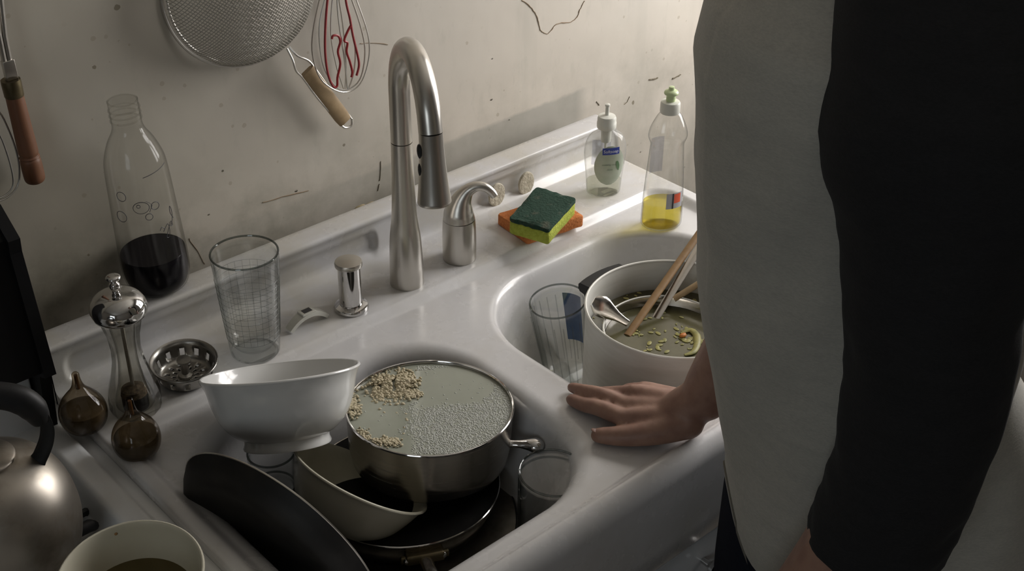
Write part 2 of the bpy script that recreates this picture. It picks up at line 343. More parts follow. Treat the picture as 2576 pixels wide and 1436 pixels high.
# ------------------------------------------------------------------ mesh helpers
class MB:
    def __init__(s): s.v = []; s.f = []
    def add(s, vs, fs):
        o = len(s.v); s.v += [tuple(p) for p in vs]; s.f += [tuple(i + o for i in f) for f in fs]; return s
    def loft(s, rings, cap0=True, cap1=True, closed=True, loop=False):
        n = len(rings[0]); o = len(s.v); k = len(rings)
        for r in rings: s.v += [tuple(p) for p in r]
        m = n if closed else n - 1
        for j in range(k if loop else k - 1):
            a = o + j * n; bb = o + ((j + 1) % k) * n
            for i in range(m):
                i2 = (i + 1) % n
                s.f.append((a + i, a + i2, bb + i2, bb + i))
        if cap0 and not loop: s.f.append(tuple(o + i for i in reversed(range(n))))
        if cap1 and not loop: s.f.append(tuple(o + (k - 1) * n + i for i in range(n)))
        return s
    def lathe(s, prof, seg=48, sx=1.0, sy=1.0, rib=0, ribamp=0.0, off=(0, 0), closed_prof=False):
        rings = []
        for r, z in prof:
            ring = []
            for i in range(seg):
                t = 2 * pi * i / seg; rr = r * (1 + ribamp * cos(rib * t)) if rib else r
                ring.append((off[0] + rr * sx * cos(t), off[1] + rr * sy * sin(t), z))
            rings.append(ring)
        if closed_prof: return s.loft(rings, loop=True)
        return s.loft(rings, prof[0][0] > 1e-6, prof[-1][0] > 1e-6)
    def tube(s, pts, rad, seg=10, caps=True, flat=1.0, up=None, loop=False):
        pts = [Vector(p) for p in pts]; n = len(pts)
        if not hasattr(rad, '__len__'): rad = [rad] * n
        T = []
        for i in range(n):
            a = pts[(i - 1) % n] if (i > 0 or loop) else pts[i]
            bb = pts[(i + 1) % n] if (i < n - 1 or loop) else pts[i]
            T.append((bb - a).normalized())
        u = Vector(up) if up else (Vector((0, 0, 1)) if abs(T[0].z) < 0.9 else Vector((1, 0, 0)))
        N = (u - T[0] * u.dot(T[0])).normalized(); rings = []
        for i in range(n):
            if i:
                q = T[i - 1].rotation_difference(T[i]); N = q @ N
                N = (N - T[i] * N.dot(T[i])).normalized()
            B = T[i].cross(N)
            rings.append([pts[i] + (N * cos(2 * pi * k / seg) * flat + B * sin(2 * pi * k / seg)) * rad[i] for k in range(seg)])
        return s.loft(rings, caps, caps, loop=loop)
    def box(s, lo, hi, bev=0.0):
        x0, y0, z0 = lo; x1, y1, z1 = hi; b = min(bev, (x1 - x0) / 2.01, (y1 - y0) / 2.01, (z1 - z0) / 2.01)
        if b <= 0:
            return s.add([(x0, y0, z0), (x1, y0, z0), (x1, y1, z0), (x0, y1, z0), (x0, y0, z1), (x1, y0, z1), (x1, y1, z1), (x0, y1, z1)],
                         [(3, 2, 1, 0), (4, 5, 6, 7), (0, 1, 5, 4), (1, 2, 6, 5), (2, 3, 7, 6), (3, 0, 4, 7)])
        rings = []
        def rr(ins, z):
            out = []; r = b
            for cx, cy, a0 in ((x1 - r, y1 - r, 0), (x0 + r, y1 - r, 90), (x0 + r, y0 + r, 180), (x1 - r, y0 + r, 270)):
                for k in range(5):
                    t = radians(a0 + k * 22.5); out.append((cx + (r - ins) * cos(t), cy + (r - ins) * sin(t), z))
            return out
        for k in range(4):
            t = k / 3 * pi / 2; rings.append(rr(b * (1 - sin(t)) * 0.999, z0 + b * (1 - cos(t))))
        for k in range(4):
            t = (1 - k / 3) * pi / 2; rings.append(rr(b * (1 - sin(t)) * 0.999, z1 - b * (1 - cos(t))))
        return s.loft(rings)
    def sphere(s, c, r, seg=12, rg=8, sc=(1, 1, 1)):
        prof = []
        rings = []
        for j in range(1, rg):
            t = pi * j / rg
            rings.append([(c[0] + r * sc[0] * sin(t) * cos(2 * pi * i / seg), c[1] + r * sc[1] * sin(t) * sin(2 * pi * i / seg), c[2] - r * sc[2] * cos(t)) for i in range(seg)])
        return s.loft(rings)
    def prism(s, poly, axis, a, b):
        def p3(p, h): return {'x': (h, p[0], p[1]), 'y': (p[0], h, p[1]), 'z': (p[0], p[1], h)}[axis]
        n = len(poly)
        s.add([p3(p, a) for p in poly] + [p3(p, b) for p in poly],
              [tuple(range(n))[::-1], tuple(range(n, 2 * n))] + [(i, (i + 1) % n, n + (i + 1) % n, n + i) for i in range(n)])
        return s
    def grid(s, P, nu, nv):
        o = len(s.v); s.v += [tuple(p) for p in P]
        for j in range(nv - 1):
            for i in range(nu - 1):
                a = o + j * nu + i; s.f.append((a, a + 1, a + nu + 1, a + nu))
        return s
    def xf(s, mat):
        s.v = [tuple(mat @ Vector(p)) for p in s.v]; return s
    def join(s, other): return s.add(other.v, other.f)
    def build(s, name, mat, parent=None, loc=None, rot=None, angle=40):
        me = bpy.data.meshes.new(name); me.from_pydata(s.v, [], s.f)
        import bmesh
        bm = bmesh.new(); bm.from_mesh(me); bmesh.ops.recalc_face_normals(bm, faces=bm.faces); bm.to_mesh(me); bm.free()
        me.polygons.foreach_set('use_smooth', [angle > 0] * len(me.polygons))
        if 0 < angle < 180: me.set_sharp_from_angle(angle=radians(angle))
        for mm in (mat if isinstance(mat, (list, tuple)) else [mat]): me.materials.append(mm)
        o = bpy.data.objects.new(name, me); C.objects.link(o)
        if parent: o.parent = parent
        if loc is not None: o.location = loc
        if rot is not None: o.rotation_mode = 'QUATERNION'; o.rotation_quaternion = rot
        return o
def tag(o, label=None, cat=None, group=None, kind=None):
    if label: o['label'] = label
    if cat: o['category'] = cat
    if group: o['group'] = group
    if kind: o['kind'] = kind
    return o
def thing(name, label, cat, loc=(0, 0, 0), rot=None, group=None, kind=None):
    o = bpy.data.objects.new(name, None); C.objects.link(o); o.location = loc; o.empty_display_size = 0.02
    if rot is not None: o.rotation_mode = 'QUATERNION'; o.rotation_quaternion = rot
    return tag(o, label, cat, group, kind)
def to_dir(n, spin=0.0):
    n = Vector(n).normalized()
    return Vector((0, 0, 1)).rotation_difference(n) @ Quaternion((0, 0, 1), spin)
def rotz(a): return Quaternion((0, 0, 1), a)
def smooth_path(pts, n=8, loop=False):
    pts = [Vector(p) for p in pts]; out = []; k = len(pts)
    rng = range(k) if loop else range(k - 1)
    for i in rng:
        g = lambda j: pts[j % k] if loop else pts[max(0, min(k - 1, j))]
        p0, p1, p2, p3 = g(i - 1), g(i), g(i + 1), g(i + 2)
        for a in range(n):
            t = a / n
            out.append(0.5 * ((2 * p1) + (p2 - p0) * t + (2 * p0 - 5 * p1 + 4 * p2 - p3) * t * t + (3 * p1 - p0 - 3 * p2 + p3) * t ** 3))
    if not loop: out.append(pts[-1])
    return out
def lerp_list(vals, n):
    xs = np.linspace(0, len(vals) - 1, n); return list(np.interp(xs, range(len(vals)), vals))
def smp(prof, n=4):
    return [(p.x, p.y) for p in smooth_path([(a, b, 0) for a, b in prof], n)]
def shell(outer, t):
    """closed wall: outer profile (bottom to rim) and an inner one t metres inside"""
    inner = []
    for i, (r, z) in enumerate(outer):
        a = outer[max(0, i - 1)]; b = outer[min(len(outer) - 1, i + 1)]
        dx, dz = b[0] - a[0], b[1] - a[1]; L = sqrt(dx * dx + dz * dz) or 1
        inner.append((max(r - t * dz / L, 0.0), z + t * dx / L))
    return outer + inner[::-1]
def sstep(x): x = np.clip(x, 0, 1); return x * x * (3 - 2 * x)

# ------------------------------------------------------------------ room
YF = -3.2; ZC = 2.6
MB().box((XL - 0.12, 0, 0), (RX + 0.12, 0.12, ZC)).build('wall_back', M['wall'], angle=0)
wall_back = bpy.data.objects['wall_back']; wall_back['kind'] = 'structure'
def struct(o): o['kind'] = 'structure'; return o
w = MB(); q0, q1, q2, q3 = FILL_WIN
w.box((XL - 0.12, YF, 0), (XL, q0, ZC)).box((XL - 0.12, q1, 0), (XL, 0, ZC)).box((XL - 0.12, q0, 0), (XL, q1, q2)).box((XL - 0.12, q0, q3), (XL, q1, ZC))
struct(w.build('wall_left', M['paint'], angle=0))
y0, y1, z0, z1 = WIN1
w = MB()
w.box((RX, YF, 0), (RX + 0.12, y0, ZC)).box((RX, y1, 0), (RX + 0.12, 0, ZC)).box((RX, y0, 0), (RX + 0.12, y1, z0)).box((RX, y0, z1), (RX + 0.12, y1, ZC))
struct(w.build('wall_right', M['paint'], angle=0))
struct(MB().box((XL - 0.12, YF - 0.12, 0), (RX + 0.12, YF, ZC)).build('wall_front', M['paint'], angle=0))
struct(MB().box((XL - 0.12, YF - 0.12, -0.1), (RX + 0.12, 0.12, 0)).build('floor', M['floor'], angle=0))
struct(MB().box((XL - 0.12, YF - 0.12, ZC), (RX + 0.12, 0.12, ZC + 0.1)).build('ceiling', M['ceil'], angle=0))
def window(n, axis, a0, a1, b0, b1, c):
    r = thing('window_%d' % n, None, None, (0, 0, 0), kind='structure')
    def bx(u0, u1, v0, v1, d0, d1):
        return ((d0, u0, v0), (d1, u1, v1)) if axis == 'x' else ((u0, d0, v0), (u1, d1, v1))
    f = MB(); t = 0.04
    for q in ((a0, a1, b0, b0 + t), (a0, a1, b1 - t, b1), (a0, a0 + t, b0, b1), (a1 - t, a1, b0, b1)):
        f.box(*bx(*q, c - 0.025, c + 0.025))
    am, bm_ = (a0 + a1) / 2, (b0 + b1) / 2
    f.box(*bx(a0, a1, bm_ - 0.02, bm_ + 0.02, c - 0.02, c + 0.02)); f.box(*bx(am - 0.012, am + 0.012, b0, b1, c - 0.018, c + 0.018))
    f.build('window_frame', M['white_paint'], r, angle=0)
    for i in range(2):
        for j in range(2):
            u0, u1 = (a0 + t, am - 0.012) if i == 0 else (am + 0.012, a1 - t)
            v0, v1 = (b0 + t, bm_ - 0.02) if j == 0 else (bm_ + 0.02, b1 - t)
            MB().box(*bx(u0, u1, v0, v1, c - 0.002, c + 0.002)).build('pane', M['glass'], r, angle=0)
window(1, 'x', y0, y1, z0, z1, RX + 0.005)
window(2, 'x', q0, q1, q2, q3, XL - 0.005)  # added opening that houses the left fill lamp

# cracks and marks of the back wall
def wall_line(px, rad, mat, name, y=-0.0004):
    p = smooth_path([ony(a, b, 0) + Vector((0, y, 0)) for a, b in px], 4)
    p = [q + Vector((random.uniform(-1, 1) * 0.0006, 0, random.uniform(-1, 1) * 0.0006)) for q in p]
    return MB().tube(p, [rad * random.uniform(0.6, 1.1) for _ in p], 5).build(name, mat, wall_back)
wall_line([(1312, 0), (1330, 12), (1345, 32), (1353, 50), (1358, 72), (1364, 80), (1375, 85), (1385, 78), (1395, 64), (1412, 58), (1436, 55), (1452, 42), (1458, 25), (1470, 2)], 0.0009, M['crackline'], 'crack')
wall_line([(905, 110), (930, 108), (975, 112)], 0.0006, M['crackline'], 'crack')
wall_line([(660, 510), (710, 495), (775, 480)], 0.0008, M['crackline'], 'crack')
wall_line([(475, 600), (497, 632), (515, 664)], 0.0004, M['crackline'], 'crack')
wall_line([(958, 405), (957, 430), (955, 455)], 0.0007, M['dirt'], 'crack')
wall_line([(954, 462), (950, 480)], 0.0008, M['dirt'], 'crack')
wall_line([(1632, 201), (1643, 199), (1654, 196)], 0.0016, M['dirt'], 'scuff_mark')
wall_line([(1691, 198), (1700, 194), (1712, 187)], 0.0016, M['dirt'], 'scuff_mark')
wall_line([(1500, 256), (1507, 264)], 0.001, M['dirt'], 'scuff_mark')
wall_line([(1583, 242), (1577, 256), (1570, 262)], 0.0009, M['dirt'], 'scuff_mark')
for px, py, r in ((1236, 250, .0028), (1281, 301, .0018), (1520, 228, .0015), (745, 480, .003), (560, 430, .002), (525, 540, .0022), (1238, 147, .002), (120, 850, .006), (1612, 360, .0015), (1611, 382, .002), (1722, 420, .002), (1725, 470, .002)):
    p = ony(px, py, 0)
    MB().lathe([(0, -0.0008), (r * 0.7, -0.0006), (r, 0.0)], 9, 1, random.uniform(0.5, 0.9)).xf(Matrix.Rotation(radians(90), 4, 'X')).build('spot', M['dirt'], wall_back, loc=p)
for px, py in ((905, 507), (930, 500)):
    p = ony(px, py + 14, 0)
    MB().sphere((0, 0, 0), 0.008, 9, 6, (1.3, 0.35, 0.5)).build('filler_lump', M['plasterbit'], wall_back, loc=p)

# ------------------------------------------------------------------ sink
SX0, SX1 = 0.4592, 1.486
sink = thing('kitchen_sink', 'old white enamelled double basin sink with low upstand along the wall', 'sink', (0, 0, 0))
def rrect(x, y, x0, x1, y0, y1, r):
    qx = np.abs(x - (x0 + x1) / 2) - (x1 - x0) / 2 + r; qy = np.abs(y - (y0 + y1) / 2) - (y1 - y0) / 2 + r
    return np.minimum(np.maximum(qx, qy), 0) + np.hypot(np.maximum(qx, 0), np.maximum(qy, 0)) - r
def basin_drop(u, rs, D, run=0.028, fil=0.055):
    t = np.linspace(0, pi / 2 * 0.97, 10)
    us = list(rs * np.sin(t)); zs = list(rs * (1 - np.cos(t)))
    us.append(us[-1] + run); zs.append(D - fil)
    for k in range(1, 9):
        a = k / 8 * pi / 2; us.append(us[9] + run + fil * (1 - cos(a)) + 0.003 * k / 8); zs.append(D - fil + fil * sin(a))
    us.append(us[-1] + 1); zs.append(D)
    return np.interp(u, us, zs, left=0)
STEP = 0.011; ZR = 0.9 - STEP
nx, ny = 520, 300
gx = np.linspace(SX0, SX1, nx); gy = np.linspace(-0.106, -0.688, ny)
X, Y = np.meshgrid(gx, gy)
Z = np.full_like(X, 0.9)
dw = rrect(X, Y, 0.483, 1.456, -0.6775, -0.214, 0.035)
Z -= STEP * sstep((-dw + 0.009) / 0.018)
dl = rrect(X, Y, 0.486, 0.927, -0.664, -0.250, 0.135)
Z -= basin_drop(-dl, 0.028, 0.187, 0.034)
dr = rrect(X, Y, 0.971, 1.402, -0.660, -0.246, 0.15)
Z -= basin_drop(-dr, 0.014, 0.187)
e = np.minimum(X - SX0, SX1 - X); Z -= 0.006 * (1 - np.sqrt(1 - np.clip(1 - e / 0.006, 0, 1) ** 2))
rows = [[(gx[i], gy[j], Z[j, i]) for i in range(nx)] for j in range(ny)]
# rolled front edge and apron
zf = Z[-1]
for k in range(1, 10):
    a = k / 9 * pi / 2
    rows.append([(gx[i], -0.688 - 0.022 * sin(a), zf[i] - 0.024 * (1 - cos(a))) for i in range(nx)])
for zz in (0.83, 0.78, 0.750, 0.744, 0.742):
    yy = -0.710 if zz > 0.745 else (-0.707 if zz > 0.743 else -0.655)
    rows.append([(gx[i], yy, zz) for i in range(nx)])
# upstand along the wall
prof = []
for k in range(1, 8):
    a = k / 7 * pi / 2; prof.append((-0.106 + 0.017 * sin(a), 0.917 - 0.017 * cos(a), 1))
for k in range(1, 9): prof.append((-0.089 + 0.0006 * k / 8, 0.917 + 0.040 * k / 8, 1))
prof += [(-0.0895, 0.9595, 0), (-0.0915, 0.962, 0), (-0.0925, 0.965, 0), (-0.0918, 0.968, 0), (-0.0895, 0.9697, 0), (-0.086, 0.9703, 0)]
prof += [(-0.075, 0.9703, 0), (-0.060, 0.9703, 0), (-0.052, 0.970, 0), (-0.0495, 0.9685, 0), (-0.0485, 0.965, 0), (-0.048, 0.93, 0), (-0.048, 0.88, 0)]
back = []
hs = np.where(gx > 1.464, np.sqrt(np.clip(1 - ((gx - 1.464) / 0.022) ** 2, 0, 1)), 1.0)
for yy, zz, face in prof:
    row = []
    for i in range(nx):
        y_ = yy
        if face:
            d1 = float(rrect(np.array(gx[i]), np.array(zz), 0.478, 0.972, 0.906, 0.9475, 0.016)); d2 = float(rrect(np.array(gx[i]), np.array(zz), 1.118, 1.448, 0.906, 0.9475, 0.016))
            y_ += 0.0075 * float(sstep((-min(d1, d2) + 0.002) / 0.011))
        s_ = 0.9 + (zz - 0.9) * hs[i] if zz > 0.9 else zz
        row.append((gx[i], y_, s_))
    back.append(row)
rows = back[::-1] + rows
sm = MB(); sm.grid([p for r in rows for p in r], nx, len(rows))
n0 = len(sm.v)
for side in (0, nx - 1):          # end skirts
    col = [rows[j][side] for j in range(len(rows))]
    b0 = len(sm.v); sm.v += [tuple(p) for p in col] + [(p[0], p[1], min(p[2], 0.742)) for p in col]
    L = len(col)
    for j in range(L - 1): sm.f.append((b0 + j, b0 + j + 1, b0 + L + j + 1, b0 + L + j))
sm.build('basin_body', M['porcelain'], sink, angle=70)
for px, py in ((1248, 487), (1322, 458)):
    p = ony(px, py + 2, -0.0905)
    r = 0.0165
    h = MB(); rings = []
    for rr, zz in ((r, 0), (r, 0.0025), (r * 0.95, 0.0036), (r * 0.6, 0.0040), (r * 0.3, 0.0038), (0.0005, 0.0037)):
        rings.append([(rr * cos(t) * (1 + 0.03 * mnoise.noise((cos(t) * 2, sin(t) * 2, px))), rr * 1.22 * sin(t), zz + (0.0005 * mnoise.noise((rr * 300 * cos(t), rr * 300 * sin(t), px)) if rr < r * .97 else 0)) for t in [2 * pi * i / 28 for i in range(28)]])
    h.loft(rings).xf(Matrix.Rotation(radians(90), 4, 'X')).build('plugged_hole_cover', M['putty'], sink, loc=p)

# cabinet under the sink
cab = thing('sink_cabinet', 'white painted cabinet under the sink with dark gap below the apron', 'cabinet', (0.96, -0.36, 0))
cb = MB().box((-0.5, -0.30, 0.08), (0.5, 0.31, 0.69)); cb.box((-0.48, -0.25, 0.0), (0.48, 0.30, 0.08)); cb.build('body', M['white_paint'], cab, angle=0)
for i, (a, b_) in enumerate(((-0.495, -0.083), (-0.079, 0.495))):
    df = MB().box((a, -0.340, 0.55), (b_, -0.30, 0.734), 0.004).build('drawer', M['white_paint'], cab)
    MB().lathe([(0.004, 0), (0.005, 0.012), (0.015, 0.02), (0.016, 0.026), (0.010, 0.031), (0.0, 0.032)], 20).xf(Matrix.Rotation(radians(90), 4, 'X')).build('knob', M['chrome'], df, loc=((a + b_) / 2 - (0.14 if i else 0), -0.340, 0.690))
    dd = MB().box((a, -0.340, 0.10), (b_, -0.30, 0.544), 0.004).build('door', M['white_paint'], cab)
    MB().lathe([(0.004, 0), (0.005, 0.012), (0.015, 0.02), (0.016, 0.026), (0.010, 0.031), (0.0, 0.032)], 20).xf(Matrix.Rotation(radians(90), 4, 'X')).build('knob', M['chrome'], dd, loc=(-0.12 if i == 0 else -0.04, -0.340, 0.45))

# ------------------------------------------------------------------ tap, dispenser, air gap
tap = thing('kitchen_faucet', 'tall brushed nickel gooseneck faucet with pull-down spray head', 'faucet', (0.9596, -0.174, 0.9))
MB().lathe(smp([(0.0245, 0), (0.0240, 0.03), (0.0232, 0.057), (0.0215, 0.083), (0.0188, 0.105), (0.0168, 0.137), (0.0157, 0.169), (0.0152, 0.199), (0.0148, 0.2250)], 4), 40).build('column', M['steel'], tap)
ad = radians(247); D = Vector((cos(ad), sin(ad), 0))
L = 0.150
arc = []
for z in (0.2262, 0.25, 0.28): arc.append(Vector((0, 0, z)))
zc, hh = 0.300, 0.083
for k in range(0, 25):
    t = pi - pi * k / 24 * 0.93
    arc.append(D * (L / 2 * 0.985 + L / 2 * 0.985 * cos(t)) + Vector((0, 0, zc + hh * sin(t))))
arc.append(arc[-1] + (arc[-1] - arc[-2]).normalized() * 0.012)
end = arc[-1]; dirn = (arc[-1] - arc[-2]).normalized()
MB().tube(arc, lerp_list([0.0147, 0.0147, 0.0148, 0.0150, 0.0152], len(arc)), 28).build('spout', M['steel'], tap)
dirn = (D * 0.10 + Vector((0, 0, -1))).normalized()
q = to_dir(dirn)
hd = MB().lathe(smp([(0.0150, -0.0005), (0.0156, 0.02), (0.0172, 0.045), (0.0198, 0.075), (0.0218, 0.092)], 4) + [(0.0212, 0.0935), (0.018, 0.0935), (0.017, 0.091), (0.0, 0.091)], 36).build('spray_head', M['steel'], tap, loc=end, rot=q)
bd = q.inverted() @ Vector((-0.741, 0.30, 0.0)); ba = math.atan2(bd.y, bd.x)
for z in (0.022, 0.047):
    MB().sphere((0, 0, 0), 0.006, 12, 8, (0.5, 1, 1.6)).build('button', M['black'], hd, loc=(0.0158 * cos(ba), 0.0158 * sin(ba), z), rot=rotz(ba))

sd = thing('soap_dispenser', 'brushed nickel soap dispenser with curved nozzle right of the faucet', 'soap dispenser', (1.0614, -0.1712, 0.9))
MB().lathe(smp([(0.0245, 0), (0.0250, 0.004), (0.0252, 0.03), (0.0247, 0.052), (0.0238, 0.0668)], 3), 36).build('body', M['steel'], sd)
A2 = Vector((0.741, -0.6715, 0))
pp = [(0, 0.0675), (0.0, 0.078), (0.002, 0.090), (0.006, 0.102), (0.014, 0.114), (0.026, 0.1205), (0.038, 0.119), (0.047, 0.112), (0.052, 0.105)]
rr = [0.0236, 0.0222, 0.0185, 0.0138, 0.0095, 0.0075, 0.0068, 0.0064, 0.0058]
pt = smooth_path([A2 * a + Vector((0, 0, z)) for a, z in pp], 4); MB().tube(pt, lerp_list(rr, len(pt)), 24, up=(0.67, 0.74, 0)).build('pump_head', M['steel'], sd)
ag = thing('air_gap', 'short capped chrome air gap on a round flange left of the faucet', 'sink fitting', (0.8588, -0.1759, 0.9))
MB().lathe([(0.0240, 0), (0.0245, 0.003), (0.0232, 0.0065), (0.0172, 0.009)], 32).build('flange', M['chrome'], ag)
MB().lathe([(0.0160, 0.008), (0.0158, 0.0695)], 32).build('cylinder', M['chrome'], ag)
MB().lathe([(0.0170, 0.0695), (0.0190, 0.0705), (0.0194, 0.0745), (0.0184, 0.0772), (0.012, 0.0783), (0, 0.0785)], 32).build('cap', M['steel'], ag)

# white arched clip
p0, p1 = onz(728, 836, 0.9), onz(820, 795, 0.9)
mid = (p0 + p1) / 2; ax = (p1 - p0); ln = ax.length; ax.normalize()
cl = thing('plastic_clip', 'small arched white plastic clip with a dark slot beside the air gap', 'clip', mid, rotz(math.atan2(ax.y, ax.x)))
rings = []
for k in range(13):
    t = k / 12; x = (t - 0.5) * ln; z = 0.015 * (1 - (2 * t - 1) ** 2) + 0.003; w = 0.0085 * (1 - 0.25 * abs(2 * t - 1)); h = 0.0028
    sl = -0.015 * 4 * (2 * t - 1) / ln; nn = Vector((-sl, 0, 1)).normalized()
    rings.append([Vector((x, sy * w, z)) + nn * sz * h for sy, sz in ((-1, -1), (1, -1), (1, 1), (-1, 1))])
MB().loft(rings).build('arch', M['white_plastic'], cl, angle=30)
MB().box((-0.011, -0.0075, 0.0195), (0.011, 0.0075, 0.0225), 0.001).build('slot_frame', M['white_plastic'], cl)
MB().box((-0.0065, -0.0045, 0.0222), (0.0065, 0.0045, 0.0229)).build('slot', M['slot'], cl, angle=0)

# ------------------------------------------------------------------ pint glass
def glass_thing(name, label, loc, rot, r0, r1, h, mat='glass', rib=0, ribamp=0.0, base=0.012, group=None, wall=0.0022):
    g = thing(name, label, 'glass', loc, rot, group)
    seg = 72 if rib else 56
    out = [(r0 * 0.93, 0), (r0, 0.003)] + [(r0 + (r1 - r0) * (t ** 0.9), 0.003 + (h - 0.003) * t) for t in (0.05, 0.1, 0.25, 0.5, 0.75, 0.96)]
    inn = [(r1 + (r0 - r1) * (1 - t ** 0.9) - wall, 0.003 + (h - 0.003) * t) for t in (0.96, 0.75, 0.5, 0.25, 0.13)] + [(r0 * 0.75, base), (0.0, base)]
    MB().lathe(out, seg, rib=rib, ribamp=ribamp).build('wall', M[mat], g, angle=60)
    MB().lathe([(p[0], p[1]) for p in inn[::-1]], seg).build('inner_wall', M[mat], g, angle=60)
    MB().tube([(r1 * cos(t) - wall / 2 * cos(t), r1 * sin(t) - wall / 2 * sin(t), h) for t in [2 * pi * i / 56 for i in range(56)]], wall * 0.62, 8, loop=True).build('rim', M['rimglass'], g)
    MB().lathe([(r0 * 0.9, 0.0015), (r0 * 0.96, 0.004), (r0 * 0.95, base * 0.75), (r0 * 0.8, base - 0.001), (0, base - 0.0005)], seg).build('base', M['glass'], g)
    return g
M['rimglass'] = thin_glass('glass_rim', (0.55, 0.58, 0.57), (0.22, 0.25, 0.24), 0.05, 1.7, (0.1, 0.8))
pg = glass_thing('pint_glass', 'clear pint glass with a fine etched grid standing on the sink deck', (0.7015, -0.176, 0.9), rotz(0.2), 0.0325, 0.0438, 0.153)
et = MB()
def rg(z): return 0.0325 + (0.0438 - 0.0325) * ((z - 0.003) / 0.15) ** 0.9 + 0.0002
for k in range(11):
    z = 0.030 + 0.0088 * k
    et.tube([(rg(z) * cos(t), rg(z) * sin(t), z) for t in [2 * pi * i / 48 for i in range(48)]], 0.00032, 4, loop=True)
for k in range(26):
    t = 2 * pi * k / 26; et.tube([(rg(z) * cos(t), rg(z) * sin(t), z) for z in np.linspace(0.03, 0.118, 6)], 0.00032, 4)
et.build('etched_grid', M['etch'], pg)

# ------------------------------------------------------------------ strainer basket
st = thing('sink_strainer', 'perforated steel basket strainer with centre knob on the left of the deck', 'strainer', (0.6014, -0.1676, 0.9), to_dir((-0.03, -0.10, 1)))
prof = [(0.008, 0.004), (0.012, 0.004), (0.0165, 0.004), (0.0205, 0.004), (0.025, 0.004), (0.029, 0.0045), (0.0325, 0.0065), (0.0345, 0.010), (0.0365, 0.020), (0.0375, 0.024), (0.0385, 0.029), (0.0425, 0.0305), (0.0435, 0.0295)]
seg = 72; smb = MB()
for r, z in prof: smb.v += [(r * cos(2 * pi * i / seg), r * sin(2 * pi * i / seg), z) for i in range(seg)]
for j in range(len(prof) - 1):
    for i in range(seg):
        if j == 7 and i % 6 in (0, 1): continue
        if j in (1, 3) and i % 6 in ((0, 1) if j == 1 else (3, 4)): continue
        if j == 5 and i % 4 in (0, 1) and 0: continue
        i2 = (i + 1) % seg; smb.f.append((j * seg + i, j * seg + i2, (j + 1) * seg + i2, (j + 1) * seg + i))
ob = smb  .build('basket', M['strainer'], st, angle=60)
md = ob.modifiers.new('t', 'SOLIDIFY'); md.thickness = 0.001
MB().lathe([(0.009, 0.003), (0.009, 0.007), (0.0048, 0.009), (0.0042, 0.026), (0.0085, 0.028), (0.0092, 0.0295), (0.0088, 0.0315), (0, 0.0318)], 24).build('knob', M['strainer'], st)
MB().lathe([(0.0, 0.0), (0.020, 0.0), (0.022, 0.0035), (0.0, 0.0036)], 24).build('rubber_stopper', M['black'], st)

# ------------------------------------------------------------------ pepper mill
pm = thing('pepper_mill', 'clear waisted pepper mill with domed chrome cap at the deck left end', 'pepper mill', (0.5235, -0.1815, 0.9), rotz(0.3))
oprof = [(0.030, 0), (0.0325, 0.008), (0.0325, 0.022), (0.0300, 0.034), (0.0245, 0.052), (0.0192, 0.075), (0.0182, 0.092), (0.0200, 0.112), (0.0235, 0.126), (0.0258, 0.135), (0.0258, 0.1375)]
MB().lathe(oprof, 12).build('clear_body', M['mill_glass'], pm, angle=20)
MB().lathe(smp([(0.0, 0.006), (0.022, 0.006), (0.023, 0.020), (0.017, 0.040), (0.0125, 0.070), (0.0125, 0.10), (0.015, 0.128), (0, 0.129)], 3)[3:], 24).build('inner_chamber', M['mill_glass'], pm)
MB().tube([(0, 0, 0.02), (0, 0, 0.138)], 0.0025, 10).build('shaft', M['steel'], pm)
MB().lathe([(0, 0.003), (0.016, 0.003), (0.016, 0.022), (0.010, 0.030), (0.004, 0.034), (0, 0.034)], 20).build('grinder', M['black'], pm)
MB().lathe([(0.0165, 0.0225), (0.015, 0.030), (0.0045, 0.034), (0.0, 0.0345)], 20).build('pepper', M['pepper'], pm)
MB().lathe(smp([(0.026, 0.1375), (0.0315, 0.1400), (0.0338, 0.1475), (0.0325, 0.1560), (0.0275, 0.1635), (0.019, 0.1690), (0.009, 0.1715), (0.004, 0.172)], 4), 48).build('cap', M['chrome'], pm)
MB().lathe(smp([(0.0045, 0.171), (0.0042, 0.174), (0.0065, 0.179), (0.0060, 0.183), (0.0035, 0.186), (0.0045, 0.1885), (0.0085, 0.190), (0.0085, 0.1925), (0.005, 0.1945), (0, 0.195)], 3), 28).build('finial', M['chrome'], pm)

# teardrop shakers
def teardrop(label, loc, rz):
    t = thing('teardrop_shaker', label, 'shaker', loc, rotz(rz), 'amber teardrop shakers')
    MB().lathe(smp([(0.014, 0), (0.0215, 0.004), (0.0268, 0.012), (0.0288, 0.0225), (0.0278, 0.033), (0.0235, 0.043), (0.0165, 0.052), (0.0105, 0.059), (0.0068, 0.066), (0.0048, 0.075), (0.0046, 0.081), (0.003, 0.0835)], 4), 40).build('bulb', M['amber'], t)
    MB().lathe(smp([(0.0, 0.004), (0.018, 0.005), (0.0245, 0.015), (0.0255, 0.0235), (0.0235, 0.031), (0.0, 0.0315)], 4)[2:], 32).build('filling', M['shakerfill'], t)
    MB().lathe([(0.0025, 0.06), (0.0022, 0.080)], 10).build('stopper', M['residue'], t)
teardrop('amber glass teardrop shaker farther from the camera, left of the pepper mill', (0.4575, -0.178, 0.9), 0)
teardrop('amber glass teardrop shaker nearer the camera, in front of the pepper mill', (0.4855, -0.2555, ZR + 0.003), 1.0)

